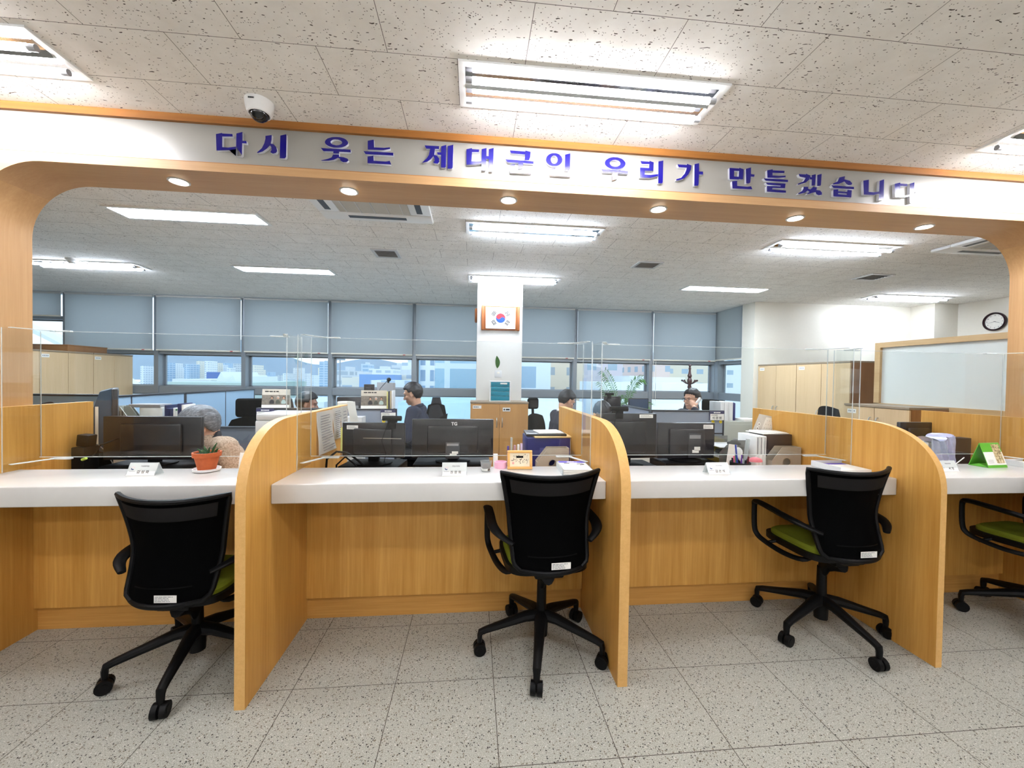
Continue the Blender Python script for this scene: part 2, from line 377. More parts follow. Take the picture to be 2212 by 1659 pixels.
GLYPHS=[[[(-1305,2630),(-1276,2638),(-1274,2635),(-1226,2636),(-1226,2623),(-1275,2620),(-1275,2567),(-1246,2567),(-1209,2574),(-1209,2562),(-1242,2554),(-1302,2548)],[(-1208,2640),(-1179,2650),(-1179,2606),(-1160,2606),(-1159,2593),(-1180,2593),(-1181,2534),(-1187,2528),(-1210,2527)]],[[(-1069,2638),(-1038,2645),(-1039,2621),(-1043,2601),(-1029,2599),(-1016,2585),(-1012,2565),(-1018,2555),(-1033,2551),(-1045,2557),(-1039,2570),(-1040,2583),(-1046,2592),(-1061,2575),(-1082,2558),(-1107,2549),(-1109,2552),(-1086,2575),(-1074,2601),(-1069,2623)],[(-997,2645),(-967,2654),(-968,2539),(-974,2531),(-999,2530)]],[[(-662,2632),(-664,2625),(-669,2620),(-676,2614),(-685,2610),(-696,2606),(-708,2604),(-721,2603),(-734,2603),(-746,2605),(-757,2608),(-766,2612),(-773,2617),(-777,2623),(-778,2629),(-776,2635),(-772,2641),(-765,2647),(-755,2651),(-744,2655),(-732,2657),(-719,2658),(-706,2658),(-694,2656),(-683,2653),(-674,2649),(-668,2643),(-664,2638)],[(-692,2631),(-693,2628),(-695,2624),(-699,2622),(-704,2619),(-709,2617),(-715,2616),(-722,2615),(-728,2616),(-734,2617),(-740,2618),(-744,2621),(-747,2623),(-749,2626),(-750,2630),(-749,2633),(-747,2636),(-743,2639),(-739,2642),(-733,2644),(-727,2645),(-721,2645),(-714,2645),(-708,2644),(-703,2642),(-698,2640),(-695,2637),(-693,2634)],[(-799,2597),(-773,2596),(-649,2598),(-649,2584),(-707,2583),(-707,2573),(-736,2572),(-736,2583),(-785,2581)],[(-737,2567),(-707,2569),(-707,2558),(-685,2557),(-665,2551),(-659,2542),(-669,2533),(-687,2531),(-700,2538),(-702,2548),(-712,2552),(-733,2540),(-759,2534),(-795,2531),(-796,2533),(-763,2543),(-744,2552)]],[[(-564,2650),(-533,2658),(-531,2618),(-481,2619),(-450,2624),(-449,2616),(-485,2607),(-563,2604)],[(-585,2595),(-433,2597),(-433,2582),(-574,2580)],[(-564,2568),(-534,2575),(-533,2549),(-471,2549),(-451,2554),(-443,2535),(-564,2534)]],[[(-273,2647),(-196,2648),(-197,2632),(-218,2632),(-221,2601),(-207,2597),(-195,2582),(-195,2565),(-203,2556),(-219,2556),(-227,2562),(-219,2569),(-221,2583),(-226,2594),(-241,2575),(-258,2562),(-282,2555),(-283,2557),(-262,2578),(-249,2599),(-243,2631),(-263,2630)],[(-186,2648),(-159,2657),(-160,2541),(-167,2536),(-186,2536),(-186,2603),(-203,2603),(-208,2615),(-186,2616)],[(-152,2652),(-122,2661),(-124,2540),(-129,2534),(-151,2533)]],[[(-53,2642),(-24,2650),(-23,2645),(15,2645),(14,2631),(-23,2629),(-25,2580),(0,2580),(28,2584),(28,2572),(0,2565),(-51,2560)],[(28,2648),(54,2656),(54,2613),(66,2613),(66,2650),(92,2659),(91,2540),(85,2533),(67,2532),(67,2597),(53,2598),(52,2542),(45,2536),(28,2536)]],[[(179,2652),(263,2652),(265,2657),(292,2652),(290,2623),(284,2606),(260,2605),(262,2622),(262,2636),(187,2637)],[(156,2603),(186,2603),(310,2602),(309,2589),(253,2589),(252,2567),(226,2561),(227,2589),(168,2588)],[(177,2574),(208,2580),(209,2549),(273,2548),(293,2553),(298,2535),(181,2533)]],[[(468,2622),(467,2614),(464,2606),(458,2599),(451,2593),(443,2588),(433,2585),(423,2584),(413,2584),(404,2586),(395,2589),(388,2595),(382,2601),(379,2608),(378,2616),(379,2624),(382,2632),(387,2639),(394,2645),(403,2650),(412,2653),(422,2654),(432,2654),(442,2652),(450,2649),(457,2643),(463,2637),(466,2630)],[(442,2620),(441,2615),(440,2610),(438,2606),(435,2602),(431,2599),(427,2597),(423,2597),(419,2597),(415,2598),(411,2601),(408,2604),(406,2608),(404,2613),(403,2618),(404,2623),(405,2628),(407,2632),(410,2636),(414,2639),(418,2641),(422,2641),(427,2641),(431,2640),(434,2637),(437,2634),(440,2630),(441,2625)],[(482,2650),(511,2659),(511,2575),(505,2567),(483,2567)],[(397,2568),(430,2575),(429,2547),(489,2547),(512,2552),(516,2533),(401,2533)]],[[(824,2623),(822,2615),(817,2608),(810,2601),(800,2596),(789,2592),(776,2589),(763,2589),(750,2589),(738,2592),(727,2596),(718,2601),(711,2607),(707,2614),(706,2621),(708,2629),(712,2636),(720,2642),(729,2648),(740,2652),(753,2655),(766,2655),(779,2655),(792,2652),(803,2649),(812,2643),(818,2637),(823,2630)],[(795,2622),(794,2618),(792,2614),(788,2611),(783,2608),(777,2605),(771,2604),(764,2603),(757,2604),(751,2605),(745,2607),(741,2610),(737,2614),(735,2618),(734,2622),(735,2626),(738,2630),(741,2633),(746,2636),(752,2639),(759,2640),(765,2641),(772,2640),(779,2639),(784,2637),(789,2634),(792,2630),(794,2626)],[(686,2585),(839,2584),(840,2568),(782,2569),(781,2540),(752,2529),(751,2570),(698,2568)]],[[(909,2644),(960,2644),(962,2649),(986,2642),(985,2595),(936,2593),(935,2571),(968,2571),(1014,2579),(1013,2568),(969,2555),(909,2553),(908,2608),(960,2609),(961,2631),(917,2628)],[(1013,2649),(1042,2656),(1041,2535),(1036,2528),(1015,2528)]],[[(1124,2640),(1179,2641),(1180,2647),(1208,2640),(1205,2617),(1191,2589),(1166,2564),(1134,2552),(1119,2550),(1120,2557),(1147,2566),(1169,2592),(1178,2615),(1180,2625),(1133,2625)],[(1225,2648),(1253,2655),(1254,2609),(1277,2610),(1278,2593),(1254,2593),(1252,2535),(1248,2528),(1227,2527)]],[[(1435,2641),(1492,2641),(1495,2645),(1521,2639),(1519,2581),(1494,2581),(1493,2579),(1437,2577)],[(1464,2626),(1493,2627),(1492,2594),(1464,2594)],[(1534,2642),(1566,2652),(1566,2615),(1588,2613),(1586,2600),(1566,2600),(1563,2567),(1556,2560),(1538,2560)],[(1452,2566),(1483,2571),(1484,2542),(1545,2541),(1569,2545),(1577,2528),(1456,2526)]],[[(1664,2642),(1698,2650),(1700,2644),(1772,2646),(1771,2633),(1698,2630),(1698,2615),(1736,2615),(1780,2619),(1779,2609),(1731,2603),(1667,2600)],[(1643,2595),(1795,2596),(1795,2583),(1657,2582)],[(1657,2571),(1780,2573),(1778,2547),(1701,2544),(1698,2535),(1784,2534),(1784,2521),(1666,2520),(1665,2553),(1749,2555),(1750,2560),(1669,2560)]],[[(1859,2633),(1905,2634),(1906,2638),(1934,2630),(1929,2607),(1906,2587),(1858,2572),(1856,2577),(1892,2593),(1905,2614),(1867,2619)],[(1941,2632),(1968,2640),(1965,2577),(1959,2573),(1943,2572),(1943,2607),(1926,2607),(1931,2621),(1942,2620)],[(1977,2635),(2005,2644),(2002,2580),(1997,2573),(1978,2572)],[(1892,2562),(1924,2564),(1922,2553),(1936,2549),(1953,2565),(1978,2564),(1974,2549),(1998,2547),(2010,2535),(2009,2522),(1990,2519),(1975,2524),(1969,2536),(1954,2532),(1917,2520),(1914,2522),(1931,2535),(1919,2542),(1902,2528),(1862,2518),(1860,2522),(1885,2538),(1893,2552)]],[[(2118,2630),(2154,2640),(2151,2621),(2186,2615),(2201,2602),(2196,2591),(2178,2589),(2163,2595),(2151,2609),(2116,2592),(2078,2587),(2077,2591),(2107,2606)],[(2067,2581),(2213,2581),(2214,2567),(2082,2567)],[(2082,2557),(2113,2561),(2112,2550),(2171,2550),(2172,2561),(2200,2561),(2198,2518),(2083,2518)],[(2113,2539),(2168,2539),(2168,2532),(2113,2532)]],[[(2272,2621),(2308,2629),(2309,2558),(2340,2557),(2379,2564),(2378,2551),(2341,2541),(2278,2540)],[(2378,2627),(2407,2637),(2408,2521),(2399,2512),(2376,2512)]],[[(2477,2615),(2513,2625),(2515,2619),(2562,2620),(2560,2606),(2515,2605),(2513,2550),(2546,2550),(2577,2557),(2577,2547),(2544,2539),(2483,2537)],[(2577,2622),(2607,2632),(2606,2587),(2629,2587),(2628,2574),(2607,2574),(2604,2516),(2597,2509),(2580,2509)]]]
# ================================================================ the setting
ZC = 2.7194
m = MB(); m.box(-9.4, 9.0, -3.6, 7.45, -.12, 0); struct('floor', m, floor_mat(), 'speckled pale grey tile floor of the public area and office', 'floor')
m = MB(); m.box(-9.4, 9.0, -3.6, 7.45, ZC, ZC + .1); struct('ceiling', m, ceiling_mat(), 'white fissured mineral tile ceiling with thin staggered joints', 'ceiling')
m = MB(); m.box(-9.6, -8.4, -3.7, 7.6, 0, ZC + .1); struct('wall_left', m, WHITE, 'plain white office wall beyond the birch cabinets', 'wall')
m = MB(); m.box(7.75, 7.95, -3.7, 6.2, 0, ZC + .1); struct('wall_right', m, plain('offwhite_paint', (226, 220, 206), .75, var=.01), 'off-white wall that carries the round clock', 'wall')
m = MB(); m.box(-9.4, 9.0, -3.9, -3.6, 0, ZC + .1); struct('wall_front', m, WHITE, 'plain white wall of the public area behind the visitor chairs', 'wall')
OFFW = plain('offwhite_paint', (226, 220, 206), .75, var=.01)
m = MB(); m.box(4.53, 7.95, 6.1, 6.4, 0, ZC + .1); struct('wall_back', m, OFFW, 'off-white wall above the tall birch cabinets on the right', 'wall')
m = MB(); m.box(7.33, 7.75, 5.74, 6.1, 0, ZC + .1); struct('wall_corner', m, OFFW, 'square off-white column in the corner left of the clock', 'wall')
m = MB(); m.box(-9.4, 4.75, 7.27, 7.45, 0, .36); m.box(-9.4, 4.75, 7.27, 7.45, 2.70, ZC + .1); struct('wall_sill', m, WHITE, 'low white wall under the strip of windows', 'wall')
m = MB(); m.box(4.56, 4.74, 6.4, 7.27, 0, .36); m.box(4.56, 4.74, 6.4, 7.27, 2.70, ZC + .1); struct('wall_side', m, WHITE, 'low white wall under the narrow corner window', 'wall')
m = MB(); m.box(.045, .672, 5.56, 6.15, 0, ZC); struct('pillar', m, plain('pillar_paint', (208, 205, 198), .7, var=.01), 'square white pillar that carries the framed flag', 'pillar')

mull = [-8.0, -6.62, -5.25, -3.88, -2.468, -1.04, .41, 1.856, 3.30, 4.59]
for i in range(9):
    a, b = mull[i], mull[i + 1]
    f = MB(); w = .034; last = (i == 8)
    f.box(b - w, b + w, 7.20, 7.36, .36, 2.70)                       # mullion at the right of the bay
    if i == 0: f.box(a - w, a + w, 7.20, 7.36, .36, 2.70)
    tz = 1.755 if i else 2.28
    for z0, z1 in ((tz - .02, tz + .035), (1.075, 1.205), (.36, .42)): f.box(a + w, b - w, 7.215, 7.36, z0, z1, .004)
    f.box(a + w, b - w, 7.235, 7.30, 1.115, 1.16)
    for z0, z1 in ((1.205, tz - .02), (.42, 1.075)):
        for x0, x1 in ((a + w, a + w + .03), (b - w - .03, b - w)): f.box(x0, x1, 7.33, 7.36, z0, z1)
        f.box(a + w, b - w, 7.33, 7.36, z1 - .02, z1); f.box(a + w, b - w, 7.33, 7.36, z0, z0 + .014)
    o = struct('window_%d' % (i + 1), f, ALU, 'grey aluminium window bay, number %d from the left of the window wall' % (i + 1), 'window')
    g = MB(); g.box(a + w, b - w, 7.340, 7.348, .42, 2.70); part('pane', g, GLASS, o, smooth=False)
f = MB()
f.box(4.56, 4.68, 7.10, 7.2, .36, 2.70); f.box(4.56, 4.68, 6.40, 6.44, .36, 2.70)
for z0, z1 in ((1.735, 1.79), (1.075, 1.205), (.36, .42)): f.box(4.575, 4.70, 6.44, 7.10, z0, z1)
f.box(4.67, 4.70, 7.07, 7.10, .42, 1.74); f.box(4.67, 4.70, 6.44, 7.1, 1.715, 1.735)
o = struct('window_10', f, ALU, 'narrow aluminium window round the corner beside the white wall', 'window')
g = MB(); g.box(4.68, 4.688, 6.44, 7.10, .42, 2.70); part('pane', g, GLASS, o, smooth=False)

BLF = blind_mat()
ords = ['first', 'second', 'third', 'fourth', 'fifth', 'sixth', 'seventh', 'eighth', 'ninth']
for i in range(9):
    a, b = mull[i] + .028, mull[i + 1] - .028
    z0 = 1.785 if i else 2.30
    if i == 5: b = .40
    t = thing('roller_blind', 'grey roller blind, %s from the left end of the window wall' % ords[i], 'blind', ((a + b) / 2, 7.165, z0), group='roller blinds on the window wall')
    hw = (b - a) / 2
    m = MB(); m.box(-hw, hw, -.001, .001, .02, 2.712 - z0); part('fabric', m, BLF, t, smooth=False)
    m = MB(); m.box(-hw, hw, -.008, .008, 0, .022, .003); part('bottom_bar', m, CREAM, t)
    m = MB(); m.cyl((-hw, .005, 2.685 - z0), (hw, .005, 2.685 - z0), .018, seg=12); part('roller', m, LGREY, t)
    if i: m = MB(); m.box(hw - .16, hw - .12, -.010, -.0082, .003, .015); part('tag', m, RED, t)
t = thing('roller_blind', 'grey roller blind on the narrow corner window', 'blind', (4.535, 6.77, 1.80))
m = MB(); m.box(-.001, .001, -.36, .38, .02, .912); part('fabric', m, BLF, t, smooth=False)
m = MB(); m.box(-.008, .008, -.36, .38, 0, .022); part('bottom_bar', m, CREAM, t)
# pull cord looping down beside a mullion
m = MB(); m.tube([(3.33, 7.15, 1.78), (3.33, 7.15, 1.0), (3.345, 7.15, .94), (3.365, 7.15, .94), (3.375, 7.15, 1.0), (3.372, 7.15, 1.78)], .004, 6)
single('blind_cord', m, CREAM, 'thin white looped blind cord hanging beside the coat rack', 'cord')

# ---------------------------------------------------------------- arch over the counters
def arch_poly(x0, x1, zt, xo0, xo1, ztop, r, n=14):
    p = [(xo0, 0), (xo0, ztop), (xo1, ztop), (xo1, 0), (x1, 0), (x1, zt - r)]
    p += [(x1 - r + r * math.cos(t), zt - r + r * math.sin(t)) for t in [PI / 2 * k / n for k in range(1, n + 1)]]
    p += [(x0 + r + r * math.cos(t), zt - r + r * math.sin(t)) for t in [PI / 2 + PI / 2 * k / n for k in range(0, n + 1)]]
    p += [(x0, 0)]
    return p
arch = thing('wooden_arch', 'oak veneered archway over the service counters, lettered in blue', 'archway', (0, 2.174, 0))
m = MB(); m.prism(arch_poly(-2.405, 3.69, 2.444, -4.6, 5.6, 2.487, .30), 0, .267)
m.bm.normal_update()
for f in m.bm.faces:
    if abs(f.normal.x) > .72: f.material_index = 1
part('arch_frame', m, [wood('oak_arch_lengthwise', (198, 158, 112), (180, 138, 92), 'x', coarse=10), wood('oak_arch_upright', (204, 162, 112), (184, 140, 90), 'z')], arch, angle=30)
m = MB(); m.box(-4.6, 5.6, .012, .255, 2.487, ZC); part('fascia_board', m, plain('satin_fascia_board', (150, 147, 140), .34, var=.012, nscale=900, spec=.7), arch, 'satin silver white fascia board')
m = MB(); m.box(-4.6, 5.6, -.006, .26, 2.683, ZC); m.box(-4.6, 5.6, .004, .02, 2.487, 2.492); part('top_moulding', m, wood('oak_moulding', (176, 118, 56), (150, 94, 40), 'x'), arch)
LET = plain('blue_gloss_acrylic', (20, 14, 118), .16, var=.02, spec=.6); LETS = plain('letter_edge', (225, 226, 236), .4, var=.01)
for polys in GLYPHS:
    me = outline_mesh([[(a / 1000, b / 1000) for a, b in p] for p in polys], .016, [LETS, LET], 'letter')
    me.transform(Matrix.Rotation(PI / 2, 4, 'X')); me.transform(Matrix.Translation((0, .004, 0)))
    for p in me.polygons:
        if abs(p.normal.y) > .9: p.material_index = 1
    put('letter', me, arch)
SPOT = emit('warm_lamp_lens', (255, 244, 222), SPOT_E)
for i, (x, y) in enumerate([(-1.571, 2.308), (-.696, 2.303), (.187, 2.30), (1.082, 2.304), (1.972, 2.318), (2.885, 2.335)]):
    t = thing('downlight', 'small round recessed lamp, %s from the left along the arch soffit' % ords[i], 'ceiling light', (x, y, 2.444), group='downlights in the arch soffit')
    m = MB(); m.lathe([(.042, 0), (.050, 0), (.050, -.004), (.042, -.006), (.036, -.002), (.036, .0)], seg=28, ring=True); part('trim_ring', m, LGREY, t)
    m = MB(); m.cyl((0, 0, -.0035), (0, 0, -.0005), .036, seg=28); part('lamp_lens', m, SPOT, t)

# ---------------------------------------------------------------- ceiling lights
TUBEO = emit('office_fluorescent_tube', (226, 238, 255), TUBE_OFFICE); TUBE = emit('fluorescent_tube', (250, 250, 255), TUBE_E); LED = emit('light_diffuser', (226, 240, 255), PANEL_E)
REFL = plain('lamp_reflector', (196, 196, 198), .1, metal=1, var=.01)
def troffer(x0, x1, y0, y1, label, led=False):
    cx, cy = (x0 + x1) / 2, (y0 + y1) / 2; hx, hy = (x1 - x0) / 2, (y1 - y0) / 2
    t = thing('ceiling_light', label, 'ceiling light', (cx, cy, ZC), group='recessed ceiling lights')
    m = MB(); w = .028
    m.box(-hx, hx, -hy, -hy + w, -.010, -.0005); m.box(-hx, hx, hy - w, hy, -.010, -.0005)
    m.box(-hx, -hx + w, -hy + w, hy - w, -.010, -.0005); m.box(hx - w, hx, -hy + w, hy - w, -.010, -.0005)
    part('frame', m, WHITEP, t, smooth=False)
    if led:
        m = MB(); m.box(-hx + w, hx - w, -hy + w, hy - w, -.007, -.002); part('diffuser', m, LED, t, smooth=False)
    else:
        m = MB(); m.box(-hx + w, hx - w, -hy + w, hy - w, -.004, -.001)
        m.prism([(-.02, -.004), (.02, -.004), (0, -.02)], -hx + w, hx - w, 'x'); part('reflector', m, REFL, t)
        for sy in (-1, 1):
            m = MB(); m.cyl((-hx + .06, sy * hy * .46, -.030), (hx - .06, sy * hy * .46, -.030), .0145, seg=10); part('tube', m, TUBEO if cy > 3 else TUBE, t)
            for sx in (-1, 1):
                m = MB(); m.cyl((sx * (hx - .062), sy * hy * .46, -.030), (sx * (hx - .03), sy * hy * .46, -.030), .0135, seg=10)
                part('lamp_holder', m, GREY, t)
    return t
troffer(-.08, 1.10, 1.66, 1.935, 'twin tube ceiling light just in front of the lettered arch, nearest the middle')
troffer(-2.87, -1.69, 1.69, 1.965, 'twin tube ceiling light in front of the arch, cut by the left picture edge')
troffer(2.72, 3.90, 1.69, 1.965, 'twin tube ceiling light in front of the arch, cut by the right picture edge')
troffer(-.08, 1.11, 3.355, 3.63, 'twin tube ceiling light just behind the arch, in line with the pillar')
troffer(2.77, 4.0, 3.40, 3.67, 'twin tube ceiling light behind the arch at the right')
troffer(-5.26, -4.04, 5.2, 5.475, 'twin tube ceiling light over the birch cabinets, with a smoke detector before it')
troffer(-.085, 1.115, 5.11, 5.385, 'twin tube ceiling light against the top of the white pillar')
troffer(5.83, 7.08, 5.28, 5.555, 'twin tube ceiling light farthest right, near the corner column')
troffer(-2.9, -1.75, 3.42, 3.685, 'bright flat panel ceiling light just behind the arch at the left', True)
troffer(-2.91, -1.76, 5.11, 5.385, 'bright flat panel ceiling light above the left windows', True)
troffer(2.9, 4.1, 5.2, 5.475, 'bright flat panel ceiling light above the coat rack corner', True)
for x, cn in ((-2.87, 'left'), (-.08, 'middle'), (2.72, 'right')):  # unseen fixtures added to light the public area, repeating the visible columns
    for y, rn in ((-.05, 'overhead'), (-1.85, 'behind the viewer')):
        troffer(x, x + 1.18, y, y + .275, 'added unseen twin tube ceiling light over the public area, %s one %s' % (cn, rn))

def cassette(cx, cy, s, label):
    t = thing('air_conditioner', label, 'air conditioner', (cx, cy, ZC), group='ceiling cassette air conditioners')
    h = s / 2; q = h * .62
    m = MB(); m.box(-h, h, -h, -q, -.03, -.0005, .01); m.box(-h, h, q, h, -.03, -.0005, .01); m.box(-h, -q, -q, q, -.03, -.0005, .01); m.box(q, h, -q, q, -.03, -.0005, .01); part('panel', m, WHITEP, t)
    m = MB(); m.box(-q, q, -q, q, -.026, -.004)
    part('intake_grille', m, plain('grille_grey', (196, 192, 182), .6, var=.02), t)
    m = MB()
    for k in range(-2, 3): m.box(k * q * .4 - .003, k * q * .4 + .003, -q, q, -.03, -.026)
    part('grille_bars', m, LGREY, t)
    for sx, sy in ((0, 1), (0, -1), (1, 0), (-1, 0)):
        m = MB(); cx_, cy_ = sx * h * .8, sy * h * .8; a, b = (h * .52, .022) if sy else (.022, h * .52)
        m.box(cx_ - a, cx_ + a, cy_ - b, cy_ + b, -.032, -.0295); part('outlet_slot', m, DARKG, t)
cassette(-.775, 2.97, .86, 'white square air conditioner in the ceiling, half hidden by the arch, left of centre')
cassette(4.79, 3.04, .86, 'white square air conditioner in the ceiling at the right end of the arch')
for (x0, x1, y0, y1), lab in (((-1.06, -.795, 4.21, 4.49), 'square grey ceiling vent left of the middle lights'), ((1.78, 2.06, 4.215, 4.47), 'square grey ceiling vent right of the middle lights'), ((4.65, 4.95, 4.29, 4.565), 'square grey ceiling vent at the right, near the off-white wall')):
    t = thing('ceiling_vent', lab, 'vent', ((x0 + x1) / 2, (y0 + y1) / 2, ZC)); hx, hy = (x1 - x0) / 2, (y1 - y0) / 2
    m = MB(); m.box(-hx, hx, -hy, -hy + .03, -.012, -.0005); m.box(-hx, hx, hy - .03, hy, -.012, -.0005); m.box(-hx, -hx + .03, -hy + .03, hy - .03, -.012, -.0005); m.box(hx - .03, hx, -hy + .03, hy - .03, -.012, -.0005); part('frame', m, LGREY, t, smooth=False)
    m = MB(); m.box(-hx + .03, hx - .03, -hy + .03, hy - .03, -.006, -.001); part('backing', m, DARKG, t, smooth=False)
    m = MB()
    for k in range(6): y = -hy + .045 + k * (2 * hy - .09) / 5; m.box(-hx + .03, hx - .03, y - .007, y + .007, -.011, -.004, rot=(.5, 0, 0))
    part('slats', m, GREY, t, smooth=False)
t = thing('security_camera', 'white dome security camera on the ceiling in front of the arch', 'camera', (-1.03, 2.035, ZC))
m = MB(); m.lathe([(.062, -.0005), (.062, -.008), (.058, -.035), (.050, -.058), (.044, -.06), (.044, -.0005)], seg=28); part('housing', m, WHITEP, t)
m = MB(); m.sph((0, 0, -.052), .041, .041, .040, 24, 14); part('dome', m, plain('smoked_dome', (8, 8, 10), .06, spec=.8), t)
text_on(t, 'CCTV', .001, INK, (-.0, -.0, -.03)) if False else None
m = MB(); lines_block(m, -.020, .016, -.022, -.014, 1, -.0605, h=.9, seed=3); part('maker_mark', m, INK, t, smooth=False)
m = MB(); m.lathe([(.055, -.0005), (.055, -.018), (.040, -.026), (.038, -.045), (.018, -.052), (.0, -.052)], seg=24)
single('smoke_detector', m, WHITEP, 'small white round smoke detector on the ceiling above the birch cabinets', 'smoke detector', (-4.62, 5.1, ZC))
# ================================================================ service counters
CT = 0.906
def divider_poly(y0=1.777, y1=3.145, top=1.205):
    p = [(y1, 0), (y1, top)]; a, b, e = .42, .335, 2.35; yc, zc = y0 + a, top - b
    n = 26
    for k in range(n + 1):
        t = PI / 2 * k / n
        p.append((yc - a * (max(0, math.sin(t)) ** (2 / e)), zc + b * (max(0, math.cos(t)) ** (2 / e))))
    return p + [(y0, 0)]
def divider(x0, x1, poly, label):
    cx = (x0 + x1) / 2; hw = (x1 - x0) / 2
    t = thing('counter_divider', label, 'divider', (cx, 0, 0), group='oak dividers between the counters')
    m = MB(); m.prism(poly, -hw, hw, 'x')
    m.bm.normal_update()
    for f in m.bm.faces:
        if abs(f.normal.x) < .5: f.material_index = 1
    part('panel', m, [OAK, OAKY], t, angle=30)
    return t
dp = divider_poly()
divider(-.989, -.9458, dp, 'curved oak divider right of the lowest visitor chair, nearest the potted plant')
divider(.686, .7328, dp, 'curved oak divider behind the middle visitor chair, right of the calligraphy frame')
divider(2.3375, 2.3722, dp, 'curved oak divider at the right, behind the third visitor chair')
divider(-2.403, -2.368, [(1.80, 0), (2.75, 0), (2.75, 1.238), (1.80, 1.238)], 'straight oak end panel under the left post of the arch')
divider(3.66, 3.688, [(1.80, 0), (2.94, 0), (2.94, 1.212), (1.80, 1.212)], 'straight oak end panel under the right post of the arch')
bays = [(-2.368, -.989), (-.9458, .686), (.7328, 2.3375), (2.3722, 3.66)]
blab = ['the potted plant', 'the small calligraphy frame', 'the two magazine files and pen holder', 'the green stand calendar']
for (a, b), l in zip(bays, blab):
    t = thing('service_counter', 'white topped oak service counter that holds ' + l, 'counter', ((a + b) / 2, 1.985, 0), group='service counters')
    h = (b - a) / 2 - .0005
    m = MB(); m.box(-h, h, 0, .352, .812, CT, .006, 3); part('counter_top', m, SOLID, t, 'glossy white counter top')
    m = MB(); m.box(-h, h, .418, .448, .128, .812); part('front_panel', m, OAK, t, smooth=False)
    m = MB(); m.box(-h, h, .438, .455, 0, .125); part('kick_board', m, OAKX, t, smooth=False)
    m = MB(); m.box(-h, h, .352, .43, .79, .812); part('top_support', m, OAKX, t, smooth=False)
# acrylic screens: a sheet across each counter and a wing on each divider face
SB, ST, SY = .955, 1.642, 2.425
for i, ((a, b), l) in enumerate(zip(bays, blab)):
    t = thing('acrylic_screen', 'clear acrylic safety screen standing across the counter with ' + l, 'screen', ((a + b) / 2, SY, CT), group='clear acrylic safety screens')
    h = (b - a) / 2
    m = MB(); m.box(-h + .012, h - .012, -.002, .002, SB - CT, ST - CT); part('sheet', m, ACRYL, t, smooth=False)
    m = MB(); m.box(-h + .012, h - .012, -.0022, .0022, SB - CT - .003, SB - CT); m.box(-h + .012, h - .012, -.0022, .0022, ST - CT, ST - CT + .002)
    part('polished_edge', m, ACRYE, t, smooth=False)
    for s in (-1, 1):
        xe = s * (h - .006)
        m = MB(); m.box(xe - .002, xe + .002, -.17, .012, .0015, ST - CT); part('side_wing', m, ACRYL, t, smooth=False)
        m = MB(); m.box(xe - .0022, xe + .0022, -.172, -.17, .0015, ST - CT); m.box(xe - .0022, xe + .0022, .012, .0135, .05, ST - CT); part('wing_edge', m, ACRYE, t, smooth=False)
        for z, lab in ((ST - CT + .002, 'upper'), (SB - CT - .01, 'lower')):
            m = MB(); m.box(xe - s * .115 - .05, xe - s * .115 + .05, -.012, .012, z - .004, z + .004, .003)
            m.box(xe - s * .05 - .012, xe - s * .05 + .012, -.16, .012, z - .002, z + .002, .001, rot=(0, 0, s * .4))
            part('clip', m, ACRYE, t)

